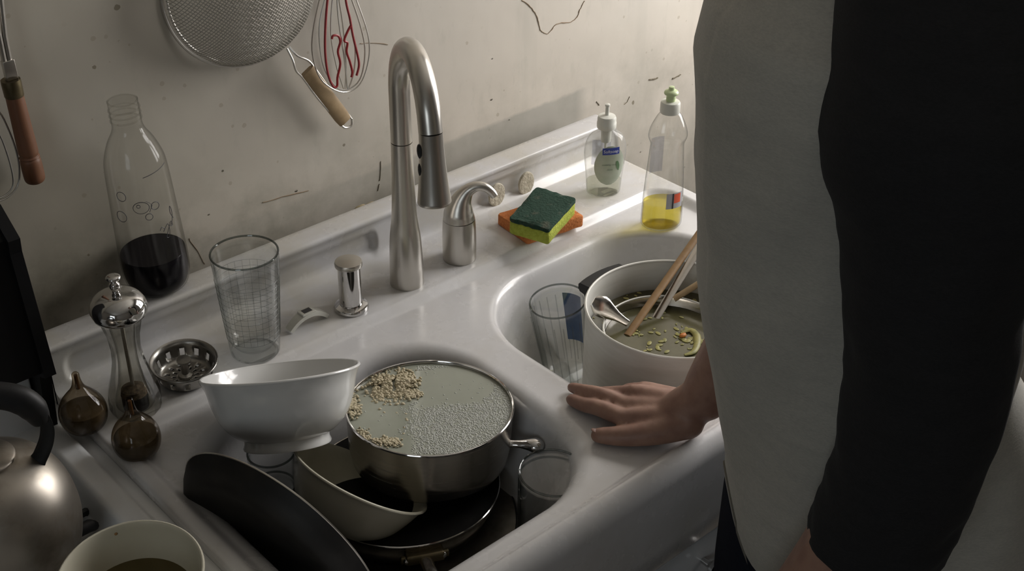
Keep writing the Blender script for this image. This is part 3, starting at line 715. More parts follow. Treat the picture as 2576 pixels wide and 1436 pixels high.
# ------------------------------------------------------------------ bottle with dark drink
bq = to_dir((-0.035, 0.006, 1))
bt = thing('drink_bottle', 'clear capless bottle a third full of dark drink, on the upstand by the wall', 'bottle', (0.640, -0.050, 0.9703), bq)
bp = smp([(0.027, 0), (0.0365, 0.004), (0.0425, 0.018), (0.0442, 0.040), (0.0436, 0.07), (0.0412, 0.13), (0.0395, 0.172), (0.0370, 0.193), (0.0295, 0.214), (0.0222, 0.227), (0.0190, 0.236), (0.0186, 0.246), (0.0186, 0.270)], 4)
MB().lathe(bp, 56).build('bottle_wall', M['pet'], bt, angle=80)
nk = MB()
for z in (0.243, 0.250, 0.257): nk.tube([(0.0190 * cos(t), 0.0190 * sin(t), z + 0.004 * t / (2 * pi)) for t in [2 * pi * i / 32 for i in range(33)]], 0.0011, 6)
nk.tube([(0.0180 * cos(t), 0.0180 * sin(t), 0.270) for t in [2 * pi * i / 32 for i in range(32)]], 0.0011, 6, loop=True)
nk.build('neck_thread', M['pet'], bt)
lp = [(r - 0.0016, z + 0.0012) for r, z in bp if z < 0.054]
lp = lp + [(0.0420, 0.0550), (0.0, 0.0550)]
MB().lathe(lp, 56).build('dark_drink', M['cola'], bt, angle=50)
def on_bottle(a, z):
    r = float(np.interp(z, [p[1] for p in bp], [p[0] for p in bp])) + 0.0004
    return Vector((r * cos(a), r * sin(a), z))
pr = MB()
va = math.atan2(-1.38, -0.62)
def ring_print(a, z, rad, k=20, fat=1.0):
    r = 0.041
    pr.tube([on_bottle(va + (a + rad * cos(2 * pi * i / k)) / r, z + rad * fat * sin(2 * pi * i / k)) for i in range(k)], 0.00045, 4, loop=True)
ring_print(-0.003, 0.141, 0.0100, fat=0.8); ring_print(-0.006, 0.1435, 0.0022); ring_print(0.0145, 0.140, 0.0052); ring_print(0.0045, 0.127, 0.0045); ring_print(-0.031, 0.128, 0.0075); ring_print(-0.026, 0.157, 0.0065)
pr.tube([on_bottle(va + a / 0.041, z) for a, z in ((0.004, 0.149), (0.008, 0.146), (0.011, 0.142), (0.0085, 0.138), (0.006, 0.133))], 0.00035, 4)
# handwriting-like script running down the bottle
sc = smooth_path([(0.014, 0.104, 0), (0.017, 0.108, 0), (0.020, 0.104, 0), (0.018, 0.101, 0), (0.022, 0.106, 0), (0.026, 0.109, 0), (0.027, 0.101, 0), (0.0245, 0.091, 0), (0.021, 0.092, 0), (0.024, 0.099, 0), (0.029, 0.107, 0), (0.032, 0.110, 0), (0.033, 0.104, 0), (0.030, 0.104, 0), (0.034, 0.110, 0), (0.037, 0.122, 0), (0.035, 0.130, 0), (0.0335, 0.121, 0), (0.037, 0.112, 0)], 5)
pr.tube([on_bottle(va + p.x / 0.041, p.y) for p in sc], 0.00045, 4)
pr.build('printed_doodles', M['ink'], bt)
MB().tube([on_bottle(va + a / 0.0395, 0.180 + 0.004 * a / 0.03) for a in np.linspace(0.006, 0.045, 8)], 0.0005, 4).build('fill_line', M['ink'], bt)

# ------------------------------------------------------------------ sponges
def slab(name, corners, ztop, zbot, mat, parent=None, round_=0.004, jag=0.0006):
    c = [Vector(p) for p in corners]
    ctr = sum(c, Vector()) / 4
    outline = []
    n = 10
    for i in range(4):
        a, b_, d = c[i], c[(i + 1) % 4], c[(i - 1) % 4]
        u = (b_ - a).normalized(); v = (d - a).normalized()
        for k in range(4):
            t = k / 3; outline.append(a + v * round_ * (1 - t) ** 1.5 + u * round_ * t ** 1.5)
        for k in range(1, n): outline.append(a + (b_ - a) * (0.06 + 0.88 * k / n))
    rings = []
    hh = ztop - zbot
    for ins, z in ((0.0012, zbot), (0, zbot + 0.0015), (0, (zbot + ztop) / 2), (0, ztop - 0.0015), (0.0012, ztop), (0.012, ztop + 0.0004)):
        ring = []
        for p in outline:
            dd = (p - ctr); L_ = dd.length
            q_ = ctr + dd * ((L_ - ins) / L_)
            nz = mnoise.noise((q_.x * 160, q_.y * 160, z * 200))
            nz2 = mnoise.noise((q_.x * 60, q_.y * 60, 3.0))
            ring.append((q_.x + nz * jag, q_.y + nz * jag, z + nz * jag * 0.6 + nz2 * jag * 1.5))
        rings.append(ring)
    return MB().loft(rings).build(name, mat, parent, angle=50)
co = [onz(1250, 538, 0.918), onz(1327, 590, 0.918), onz(1470, 543, 0.918)]
co.append(co[0] + co[2] - co[1])
cc = sum([Vector(p) for p in co], Vector()) / 4
os_ = slab('orange_sponge', [(p - Vector((cc.x, cc.y, 0.9))).to_tuple() for p in [Vector((q_.x, q_.y, 0.9)) for q_ in co]], 0.018, 0.0, M['sponge_o'])
os_.location = (cc.x, cc.y, 0.9); tag(os_, 'flat orange sponge lying under the green and yellow sponge', 'sponge')
cg = [onz(1280, 549, 0.945), onz(1380, 576, 0.945), onz(1449, 500, 0.945), onz(1350, 472, 0.945)]
cc = sum([Vector(p) for p in cg], Vector()) / 4
gs = thing('scrub_sponge', 'yellow green sponge with dark green scouring pad on top of orange sponge', 'sponge', (cc.x, cc.y, 0.9185), to_dir((0.0, -0.02, 1)))
cl_ = [Vector((p.x - cc.x, p.y - cc.y, 0)) for p in cg]
slab('sponge_body', cl_, 0.0205, 0.0, M['sponge_y'], gs)
slab('scouring_pad', [p * 1.01 for p in cl_], 0.0275, 0.0205, M['scour'], gs, jag=0.0012)

# ------------------------------------------------------------------ hand soap
face = math.atan2(-1, -0.66)
hs_ = thing('hand_soap_bottle', 'clear pump bottle of hand soap with blue and green oval label', 'soap bottle', (1.3715, -0.1673, 0.9), rotz(face + pi / 2))
SO = [(0.024, 0), (0.0275, 0.003), (0.0285, 0.010), (0.0298, 0.03), (0.0325, 0.055), (0.0342, 0.073), (0.0325, 0.090), (0.0265, 0.103), (0.0170, 0.110), (0.0125, 0.113), (0.0122, 0.118)]
SY = 0.66
MB().lathe(smp(SO, 4), 48, 1, SY).build('bottle_wall', M['soapplastic'], hs_, angle=80)
MB().lathe([(0.0, 0.002), (0.0262, 0.003), (0.0274, 0.010), (0.0284, 0.024), (0.0, 0.0245)], 40, 1, SY).build('soap', thin_glass('pale_soap', (0.84, 0.85, 0.78), (0.7, 0.7, 0.62), 0.1, 1.33), hs_)
MB().lathe([(0.0150, 0.116), (0.0155, 0.118), (0.0155, 0.1255), (0.0150, 0.1262), (0.0150, 0.1325), (0.0135, 0.1362), (0.005, 0.138), (0.0, 0.138)], 28).build('pump_collar', M['white_plastic'], hs_)
MB().lathe([(0.0078, 0.092), (0.0085, 0.116)], 20).build('pump_barrel', M['white_plastic'], hs_)
MB().tube([(0, 0, 0.02), (0, 0, 0.093)], 0.0022, 8).build('dip_tube', M['white_plastic'], hs_)
ph = MB(); ph.lathe([(0.0035, 0.138), (0.0030, 0.152), (0.0042, 0.153), (0.0040, 0.156), (0.0, 0.157)], 14); ph.build('pump_stem', M['white_plastic'], hs_)
def soap_pt(u, z, out=0.0006):
    r = float(np.interp(z, [p[1] for p in SO], [p[0] for p in SO]))
    y = -SY * sqrt(max(r * r - u * u, 1e-8)); return Vector((u, y - out, z))
def soap_patch(name, fn, mat, out, n=20, m=16):
    P = []
    for j in range(m):
        for i in range(n): 
            u, z = fn(i / (n - 1), j / (m - 1)); P.append(soap_pt(u, z, out))
    return MB().grid(P, n, m).build(name, mat, hs_)
def oval(s, t):
    zz = 0.0235 + 0.069 * t; hw = 0.0245 * sqrt(max(0.02, 1 - ((zz - 0.058) / 0.0350) ** 2)); return (0.0035 + (s * 2 - 1) * hw, zz)
lab = soap_patch('label', oval, M['label_green'], 0.0005)
lb = soap_patch('brand_band', lambda s, t: (-0.0095 + 0.028 * s, 0.0785 + 0.0115 * t), M['label_blue'], 0.0009, 10, 4)
lf = soap_patch('leaf_print', lambda s, t: (0.0155 + 0.006 * (s - 0.5) * sin(pi * min(1, t + .15)) + 0.004 * t, 0.044 + 0.022 * (1 - t)), M['label_leaf'], 0.0009, 6, 8)
soap_patch('back_label', lambda s, t: (-0.019 + 0.030 * s, 0.045 + 0.045 * t), M['label_faint'], -0.030, 6, 6)
def text_mesh(s, size, name, mat, parent, mapper, spacing=1.0, shear=0.0):
    cu = bpy.data.curves.new(name, 'FONT'); cu.body = s; cu.size = size; cu.align_x = 'CENTER'; cu.align_y = 'CENTER'; cu.space_character = spacing; cu.shear = shear
    cu.resolution_u = 3
    o = bpy.data.objects.new(name, cu); C.objects.link(o)
    dg = bpy.context.evaluated_depsgraph_get(); me = bpy.data.meshes.new_from_object(o.evaluated_get(dg))
    bpy.data.objects.remove(o)
    for v in me.vertices: v.co = mapper(v.co.x, v.co.y)
    me.materials.clear(); me.materials.append(mat)
    ob = bpy.data.objects.new(name, me); C.objects.link(ob); ob.parent = parent; return ob
text_mesh('Softsoap', 0.0072, 'brand_lettering', M['label_text'], hs_, lambda x, y: soap_pt(0.0045 + x, 0.0840 + y, 0.0013))
text_mesh('soothing clean', 0.0042, 'label_lettering', M['print_text'], hs_, lambda x, y: soap_pt(0.0025 + x, 0.0605 + y, 0.0010), shear=0.2)
text_mesh('Aloe', 0.0050, 'label_lettering', M['print_text'], hs_, lambda x, y: soap_pt(0.004 + x, 0.0515 + y, 0.0010))

# ------------------------------------------------------------------ dish soap
face2 = math.atan2(-1.05, -0.75)
ds = thing('dish_soap_bottle', 'tall clear dish soap bottle with a little yellow liquid, beside the person', 'soap bottle', (1.377, -0.290, ZR + 0.0005), rotz(face2 + pi / 2))
DO = [(0.0285, 0), (0.0318, 0.004), (0.0328, 0.012), (0.0322, 0.04), (0.0305, 0.075), (0.0282, 0.11), (0.0266, 0.132), (0.0262, 0.143), (0.0295, 0.152), (0.0302, 0.159), (0.0268, 0.172), (0.0190, 0.188), (0.0138, 0.195), (0.0136, 0.198)]
MB().lathe(smp(DO, 4), 48, 1, 0.72).build('bottle_wall', M['dishplastic'], ds, angle=80)
lq = [(r - 0.0016, z + 0.0016) for r, z in smp(DO, 4) if z < 0.042]
MB().lathe([(0.0, 0.0016)] + lq + [(lq[-1][0], 0.0435), (0.0, 0.0435)], 44, 1, 0.70).build('detergent', M['detergent'], ds, angle=60)
MB().lathe([(0.0148, 0.194), (0.0152, 0.196), (0.0150, 0.209), (0.0138, 0.2115), (0.0085, 0.2125), (0.0, 0.2125)], 28).build('cap', M['white_plastic'], ds)
MB().lathe(smp([(0.0072, 0.212), (0.0070, 0.220), (0.0068, 0.222), (0.0105, 0.2235), (0.0108, 0.2265), (0.0085, 0.229), (0.0045, 0.2305), (0.0040, 0.235), (0.0, 0.2355)], 2), 24).build('push_pull_nozzle', M['green_plastic'], ds)
def dish_pt(u, z, out=0.0006):
    r = float(np.interp(z, [p[1] for p in DO], [p[0] for p in DO])); return Vector((u, -0.72 * sqrt(max(r * r - u * u, 1e-8)) - out, z))
def dpatch(name, u0, u1, za, zb, mat, out):
    n, mm = 10, 6
    MB().grid([dish_pt(u0 + (u1 - u0) * i / (n - 1), za + (zb - za) * j / (mm - 1), out) for j in range(mm) for i in range(n)], n, mm).build(name, mat, ds)
dpatch('back_label', 0.0, 0.027, 0.040, 0.066, M['label_grey'], 0.0005)
dpatch('label_bar', 0.0095, 0.0120, 0.040, 0.066, M['slot'], 0.0008)
dpatch('warning_square', 0.0125, 0.0235, 0.049, 0.0645, M['label_red'], 0.0008)
MB().grid([Vector((-0.022 + 0.022 * i / 7, 0.72 * sqrt(0.0275 ** 2 - (-0.022 + 0.022 * i / 7) ** 2), 0.085 + 0.06 * j / 5)) for j in range(6) for i in range(8)], 8, 6).build('front_label', M['label_faint'], ds)

# ------------------------------------------------------------------ right basin: stock pots
RPc = Vector((1.166, -0.503, 0.0)); RPz = 0.930; RPr = 0.1215; FL = 0.9 - STEP - 0.187 + 0.0005
rp = thing('stock_pot', 'large aluminium stock pot full of murky broth in the right basin', 'pot', (RPc.x, RPc.y, FL))
hP = RPz - FL
MB().lathe(shell([(0.0, 0), (0.105, 0), (0.114, 0.004), (0.119, 0.014), (0.1205, 0.05), (RPr, hP - 0.004), (RPr + 0.0015, hP)], 0.0022), 72).build('pot_wall', M['alu'], rp, angle=50)
MB().tube([((RPr) * cos(t), (RPr) * sin(t), hP) for t in [2 * pi * i / 72 for i in range(72)]], 0.002, 8, loop=True).build('rim', M['alu'], rp)
MB().lathe([(0.1165, hP - 0.080), (0.1165, hP - 0.046), (0.0, hP - 0.046)], 60).build('broth', M['broth'], rp, angle=40)
hc = onz(1497, 700, 0.905); ha = math.atan2(hc.y - RPc.y, hc.x - RPc.x)
for a in (ha, ha + pi):
    hb = MB(); rings = []
    for k in range(9):
        t = (k / 8 - 0.5) * 2; yy = 0.040 * t; xo = RPr + 0.030 - 0.006 * t * t; xi = sqrt(RPr ** 2 - yy ** 2) - 0.001
        rings.append([(x, yy, z) for x, z in ((xi, hP - 0.030), (xo - 0.003, hP - 0.026), (xo, hP - 0.022), (xo, hP - 0.015), (xo - 0.003, hP - 0.012), (xi, hP - 0.010))])
    hb.loft(rings).xf(Matrix.Rotation(a, 4, 'Z')).build('side_handle', M['black'], rp, angle=40)
ip_rim = 0.0853
ip = thing('saucepan', 'smaller steel saucepan half sunk inside the stock pot broth', 'pot', (1.146, -0.508, 0.800))
MB().lathe(shell([(0.0, 0), (0.074, 0), (0.081, 0.004), (0.0835, 0.012), (0.0845, 0.10), (0.086, 0.104)], 0.0016), 64).build('pot_wall', M['pot_steel'], ip, angle=50)
MB().lathe([(0.0824, 0.06), (0.0824, 0.090), (0.0, 0.090)], 56).build('broth', M['broth2'], ip, angle=40)
MB().tube([(ip_rim * cos(t), ip_rim * sin(t), 0.104) for t in [2 * pi * i / 64 for i in range(64)]], 0.0014, 8, loop=True).build('rim', M['alu'], ip)
def food(name, label, cat, pts, fn, mat, kind='stuff'):
    mb = MB()
    for p in pts: fn(mb, p)
    o = mb.build(name, mat); return tag(o, label, cat, None, kind)
def flake(mb, p):
    r = random.uniform(0.0010, 0.0042); a = random.uniform(0, pi)
    b_ = MB().sphere((0, 0, 0), r, 7, 5, (1.4, 0.8, 0.25)); b_.xf(Matrix.Translation(p) @ Matrix.Rotation(a, 4, 'Z')); mb.join(b_)
def in_circle(p, c, r): return (p.x - c[0]) ** 2 + (p.y - c[1]) ** 2 < r * r
fp = []
for cx, cy, n, s in ((1735, 850, 40, 18), (1660, 880, 14, 25), (1600, 840, 10, 16), (1690, 830, 8, 22), (1640, 800, 5, 22)):
    for _ in range(n):
        p = onz(random.gauss(cx, s), random.gauss(cy, s * 0.6), 0.890)
        if in_circle(p, (1.146, -0.508), 0.078): fp.append(p + Vector((0, 0, 0.0006)))
food('vegetable_scraps', 'bits of yellow green cooked vegetable floating in the inner saucepan', 'food scraps', fp, flake, M['cabbage'])
fp = []
for _ in range(70):
    a = random.uniform(0, 2 * pi); r = random.uniform(0.085, 0.114)
    p = RPc + Vector((r * cos(a), r * sin(a), RPz - 0.046 + 0.0006))
    if not in_circle(p, (1.146, -0.508), 0.09): fp.append(p)
food('soup_scum', 'yellow scum and flakes floating on the stock pot broth', 'food scraps', fp, flake, M['fat'])
lv = MB()
pts = smooth_path([onz(x, y, 0.892) for x, y in ((1712, 838), (1735, 830), (1752, 842), (1754, 865), (1744, 885), (1722, 893))], 5)
lv.tube(pts, lerp_list([0.002, 0.0045, 0.0055, 0.005, 0.004, 0.002], len(pts)), 8, flat=0.5)
o = lv.build('cabbage_leaf', M['cabbage']); tag(o, 'curled yellow green cabbage leaf floating in the inner saucepan', 'vegetable')
cr = MB().sphere((0, 0, 0), 0.0045, 9, 6, (1.4, 0.9, 0.6)).build('carrot_piece', M['carrot'], loc=onz(1718, 843, 0.893)); tag(cr, 'tiny orange carrot piece beside the floating cabbage leaf', 'vegetable')

def stick(name, label, cat, a, b_, w0, w1, flat, mat, up=(0, 0, 1), ext=0.0):
    a, b_ = Vector(a), Vector(b_); d = (b_ - a); b2 = b_ + d.normalized() * ext
    root = thing(name, label, cat, a)
    n = 9
    MB().tube([(b2 - a) * (k / (n - 1)) for k in range(n)], lerp_list([w0, w1], n), 14, flat=flat, up=up).build('handle', mat, root)
    return root, b2 - a
rim_far = onz(1711, 655, 0.937)
ws, v = stick('wooden_spoon', 'wooden spoon leaning in the inner saucepan of broth', 'spoon', onz(1578, 845, 0.8885), rim_far, 0.006, 0.0055, 0.6, M['wood_spoon'], ext=0.13)
MB().sphere((0, 0, 0), 0.02, 16, 10, (1.3, 0.9, 0.35)).build('bowl', M['wood_spoon'], ws, loc=-v.normalized() * 0.034, rot=to_dir((0, 0, 1), math.atan2(v.y, v.x)))
tg, v = stick('metal_spatula', 'flat grey metal spatula handle beside the wooden spoon', 'spatula', onz(1642, 812, 0.885), onz(1738, 657, 0.938), 0.0062, 0.0066, 0.25, M['pot_steel'], ext=0.10)
ws2, v2 = stick('wooden_stirrer', 'short pale wooden stirrer lying across the broth at the pot rim', 'spoon', onz(1695, 752, 0.905), onz(1755, 715, 0.925), 0.0055, 0.005, 0.7, M['wood_pale'], ext=0.10)
sp = thing('steel_spoon', 'shiny steel spoon handle resting on the inner saucepan rim', 'spoon', onz(1492, 757, 0.930))
e2 = onz(1573, 809, 0.898) - onz(1492, 757, 0.930)
MB().tube([e2 * t for t in np.linspace(0, 1.08, 10)], lerp_list([0.007, 0.0155, 0.0145, 0.011, 0.0075, 0.0055, 0.005], 10), 16, flat=0.3, up=(-0.5, -0.6, 0.6)).build('handle', M['pot_steel'], sp)
# fluted glass, right basin
b0 = onz(1430, 942, 0.728); t0 = onz(1403, 757, 0.868)
nrm = (t0 - b0).normalized()
fg = glass_thing('fluted_glass', 'ribbed clear tumbler with blue panel beside the stock pot', t0 - nrm * 0.150, to_dir(nrm), 0.034, 0.0425, 0.150, 'glass', 18, 0.03)
dc = MB(); a0 = 0.28
rb = MB()
for k in range(20):
    a = 2 * pi * k / 20; rb.tube([((0.0345 + 0.0085 * t) * cos(a), (0.0345 + 0.0085 * t) * sin(a), 0.012 + 0.118 * t) for t in np.linspace(0, 1, 5)], 0.0009, 5)
rb.build('ribs', M['riblight'], fg)
dc.grid([(0.0402 * cos(a0 + 0.8 * i / 7 - 0.4) * (0.86 + 0.14 * j / 4), 0.0402 * sin(a0 + 0.8 * i / 7 - 0.4) * (0.86 + 0.14 * j / 4), 0.05 + 0.085 * j / 4) for j in range(5) for i in range(8)], 8, 5)
dcal = dc.build('blue_panel', M['decal_blue'], fg); dcal['label'] = 'blue printed panel on the far side of the glass'

# ------------------------------------------------------------------ left basin
LP = Vector((0.797, -0.424, 0.818)); LR = 0.106; LH = 0.081
ln_ = Vector((0.045, 0.03, 1)).normalized()
lp_ = thing('cooking_pot', 'wide steel pot full of cloudy foamy water on the heap in left basin', 'pot', LP, to_dir(ln_))
MB().lathe(shell([(0.0, 0), (0.088, 0), (0.096, 0.003), (0.100, 0.010), (0.1035, 0.03), (0.105, LH - 0.006), (LR, LH)], 0.002), 80).build('pot_wall', M['pot_steel'], lp_, angle=50)
MB().tube([((LR - 0.001) * cos(t), (LR - 0.001) * sin(t), LH) for t in [2 * pi * i / 80 for i in range(80)]], 0.0016, 8, loop=True).build('rim', M['chrome'], lp_)
MB().lathe([(0.1025, LH - 0.03), (0.1035, LH - 0.003), (0.0, LH - 0.003)], 72).build('dishwater', M['dishwater'], lp_, angle=40)
ha = math.atan2(-0.76, 0.65)
hd_ = MB(); pts = [Vector((cos(ha) * r, sin(ha) * r, z)) for r, z in ((0.100, 0.034), (0.108, 0.035), (0.120, 0.036), (0.131, 0.036), (0.140, 0.035), (0.146, 0.034))]
hd_.tube(smooth_path(pts, 3), lerp_list([0.0080, 0.0055, 0.0062, 0.0085, 0.0112, 0.0108, 0.005], 16), 18, flat=0.85, up=(0, 0, 1)).build('handle', M['chrome'], lp_)
WZ = LP.z + LH - 0.003
def onpot(px, py):
    d = Vector(ray(px, py)); c0 = LP + ln_ * (LH - 0.003); t = (c0 - Vector(CAM)).dot(ln_) / d.dot(ln_); return Vector(CAM) + d * t
potc = LP + ln_ * (LH - 0.003)
foam = MB(); cnt = 0
while cnt < 5200:
    px, py = random.uniform(870, 1290), random.uniform(920, 1142)
    p = onpot(px, py)
    if (p - potc).length > 0.1015: continue
    pool = ((px - 1150) / 95) ** 2 + ((py - 968) / 48) ** 2
    w = 0.0
    nzf = mnoise.noise((px * 0.02, py * 0.03, 4.0)) * 45 + mnoise.noise((px * 0.06, py * 0.08, 9.0)) * 18
    w = max(0, min(1, (px - 1015 + nzf) / 70)) * max(0, min(1, (py - 1008 + nzf * 0.5) / 26))
    if px > 1215: w = max(w, 0.9)
    if py < 955 and px > 1050 and (p - potc).length > 0.088: w = max(w, 0.7)
    if pool < 1: w = 0
    if random.random() > w: 
        if random.random() > 0.01: continue
    r = random.choice((0.0007, 0.0009, 0.0011, 0.0014))
    rings = [[(p.x + r * cos(a) * k, p.y + r * sin(a) * k, p.z + r * h) for a in (0, pi / 3, 2 * pi / 3, pi, 4 * pi / 3, 5 * pi / 3)] for k, h in ((1, -0.1), (0.85, 0.25), (0.4, 0.5))]
    foam.loft(rings, False, True); cnt += 1
tag(foam.build('soap_foam', M['foam'], angle=180), 'patch of fine soap bubbles on the right of the pot water', 'foam', None, 'stuff')
grain = MB()
def put_grain(px, py, lift):
    p = onpot(px, py)
    if (p - potc).length > 0.1035: return
    r = random.uniform(0.0009, 0.0024)
    b_ = MB().sphere((0, 0, 0), r, 6, 4, (random.uniform(0.9, 1.6), 1, random.uniform(0.6, 1))); b_.xf(Matrix.Translation(p + Vector((0, 0, lift))) @ Matrix.Rotation(random.uniform(0, pi), 4, 'Z')); grain.join(b_)
for _ in range(1500):
    t = random.betavariate(1.6, 1.5); px = 932 + 112 * t + random.gauss(0, 9); py = 985 - 28 * t + random.gauss(0, 13) * (0.6 + 0.8 * sin(pi * t))
    if mnoise.noise((px * 0.05, py * 0.06, 1.0)) < -0.22: continue
    put_grain(px, py, random.uniform(0, 0.006) * max(0, 1 - abs(py - 965) / 40))
for _ in range(140): put_grain(random.gauss(1035, 12), random.gauss(992, 6), 0.001)
for _ in range(170): put_grain(random.gauss(888, 9), random.gauss(1022, 17), 0.002)
for _ in range(150): put_grain(random.gauss(975, 16), random.gauss(1112, 6), 0.001)
for _ in range(70): put_grain(random.gauss(912, 12), random.gauss(1097, 8), 0.0005)
for _ in range(30): put_grain(random.uniform(890, 1060), random.uniform(1000, 1110), -0.001)
tag(grain.build('soggy_grains', M['rice'], angle=180), 'clumps of soggy pale grain floating at the left of the pot', 'food scraps', None, 'stuff')

def bowl_thing(name, label, rim_c, n, prof, t, mat, group=None, seg=64):
    n = Vector(n).normalized(); H = prof[-1][1]
    o = thing(name, label, 'bowl', Vector(rim_c) - n * H, to_dir(n), group)
    MB().lathe(shell(prof, t), seg).build('bowl_wall', M[mat], o, angle=60)
    rr = prof[-1][0] - t / 2
    MB().tube([(rr * cos(a), rr * sin(a), H) for a in [2 * pi * i / seg for i in range(seg)]], t * 0.62, 8, loop=True).build('rim', M[mat], o)
    return o
bA = bowl_thing('footed_bowl', 'white footed china bowl tipped back on top of the left basin dishes', (0.651, -0.321, 0.969), (0.242, 0.418, 0.875),
    smp([(0.0, 0.003), (0.044, 0.003)], 1) + smp([(0.050, 0.005), (0.063, 0.012), (0.077, 0.028), (0.086, 0.050), (0.091, 0.070), (0.0970, 0.083)], 4), 0.0032, 'white_cer')
MB().lathe([(0.044, 0.008), (0.045, 0.0), (0.046, -0.004), (0.0495, -0.0065), (0.0530, -0.0065), (0.0535, -0.0045), (0.0515, 0.000), (0.0510, 0.008)], 56, closed_prof=True).build('foot', M['white_cer'], bA)
nB = Vector((0.592, 0.003, 0.806)); cB = Vector((0.6835, -0.430, 0.855))
bB = bowl_thing('cereal_bowl', 'cream bowl tipped sideways against the steel pot, brown residue inside', cB, nB,
    smp([(0.0, 0.0), (0.040, 0.0), (0.050, 0.004), (0.066, 0.018), (0.078, 0.040), (0.0855, 0.058), (0.090, 0.064)], 4), 0.003, 'cream_cer')
rs = MB(); P = []
for j in range(7):
    for i in range(14):
        a = -0.9 + 1.5 * i / 13; r = 0.052 + 0.020 * j / 6 * (0.7 + 0.4 * mnoise.noise((i * 0.5, j * 0.5, 2))); z = float(np.interp(r, [0.05, 0.066, 0.078], [0.004, 0.018, 0.04])) + 0.0045
        P.append((r * cos(a), r * sin(a), z))
rs.grid(P, 14, 7).build('residue', M['residue'], bB)
cC = Vector((0.3534, -0.5008, 0.961))
bC = bowl_thing('soup_bowl', 'cream bowl with brownish leftovers on the range edge nearest the camera', cC, (-0.06, -0.06, 1.0),
    smp([(0.0, 0.0), (0.030, 0.0), (0.036, 0.004), (0.047, 0.018), (0.057, 0.040), (0.066, 0.068), (0.0715, 0.092), (0.0728, 0.0962)], 4), 0.0028, 'cream_cer')
MB().lathe([(0.0, 0.054), (0.0595, 0.054)], 40).build('leftovers', M['tea'], bC)
for a, dz in ((2.7, 0.0015), (2.78, 0.0)):
    MB().sphere((0.0722 * cos(a), 0.0722 * sin(a), 0.0965 + dz), 0.003, 8, 6, (1.2, 1, 0.7)).build('crumb', M['crumb'], bC)
MB().sphere((0.0682 * cos(1.3), 0.0682 * sin(1.3), 0.089), 0.0018, 8, 6).build('crumb', M['crumb'], bC)

# skillets
def skillet(name, label, c, n, R, h, inner, outer, spin, handle=True):
    n = Vector(n).normalized()
    o = thing(name, label, 'pan', Vector(c) - n * h, to_dir(n, spin))
    MB().lathe([(0.0, 0), (R * 0.80, 0), (R * 0.86, 0.003), (R * 0.95, h * 0.6), (R - 0.001, h - 0.001), (R, h)], 72).build('outer_shell', outer, o, angle=50)
    MB().lathe([(0.0, 0.004), (R * 0.78, 0.004), (R * 0.84, 0.007), (R * 0.93, h * 0.62), (R - 0.003, h - 0.001), (R, h)], 72).build('cooking_surface', inner, o, angle=50)
    return o
sk1 = skillet('upright_skillet', 'black skillet standing on edge against the left basin wall', (0.556, -0.445, 0.845), (0.934, 0.258, 0.249), 0.1395, 0.030, M['nonstick'], M['nonstick'], 0)
MB().tube([((0.1395 - 0.0008) * cos(t), (0.1395 - 0.0008) * sin(t), 0.030) for t in [2 * pi * i / 72 for i in range(72)]], 0.0011, 6, loop=True).build('rim', M['steel'], sk1)
hq = Vector((0.25, -0.93, -0.05)); hl = to_dir((0.934, 0.258, 0.249)).inverted() @ hq; hang = math.atan2(hl.y, hl.x)
MB().tube([(r * cos(hang), r * sin(hang), z) for r, z in ((0.136, 0.022), (0.16, 0.028), (0.20, 0.036), (0.26, 0.040), (0.285, 0.038))], [0.009, 0.009, 0.011, 0.0115, 0.007], 14, flat=0.6, up=(0, 0, 1)).build('handle', M['black'], sk1)
sk2 = skillet('steel_skillet', 'steel skillet with black inside lying under the pot and bowl', (0.752, -0.424, 0.803), (0.03, 0.02, 1), 0.1235, 0.046, M['nonstick'], M['pot_steel'], 0)
MB().tube([((0.1235 - 0.0008) * cos(t), (0.1235 - 0.0008) * sin(t), 0.046) for t in [2 * pi * i / 72 for i in range(72)]], 0.0012, 6, loop=True).build('rim', M['chrome'], sk2)
hb = onz(1068, 1400, 0.785); ha = math.atan2(hb.y + 0.424, hb.x - 0.752)
br = MB().box((0.110, -0.024, 0.020), (0.1275, 0.024, 0.034), 0.003); br.box((0.118, -0.030, 0.022), (0.124, 0.030, 0.032), 0.002)
br.xf(Matrix.Rotation(ha, 4, 'Z')).build('handle_bracket', M['brassy'], sk2)
for s in (-0.022, 0.022):
    MB().sphere((0, 0, 0), 0.005, 12, 8, (0.6, 1, 1)).build('rivet', M['chrome'], sk2, loc=(0.1245 * cos(ha) - s * sin(ha), 0.1245 * sin(ha) + s * cos(ha), 0.027), rot=rotz(ha))
MB().tube([(r * cos(ha), r * sin(ha), z) for r, z in ((0.120, 0.026), (0.145, 0.030), (0.17, 0.036), (0.20, 0.044))], [0.009, 0.008, 0.009, 0.010], 12, flat=0.55, up=(0, 0, 1)).build('handle', M['pot_steel'], sk2)
sk3 = skillet('wide_pan', 'wide dark pan at the bottom of the left basin under the skillet', (0.738, -0.440, 0.763), (-0.02, -0.03, 1), 0.146, 0.058, M['darksteel'], M['nonstick'], 0)
MB().tube([(0.145 * cos(t), 0.145 * sin(t), 0.058) for t in [2 * pi * i / 72 for i in range(72)]], 0.0012, 6, loop=True).build('rim', M['iron'], sk3)

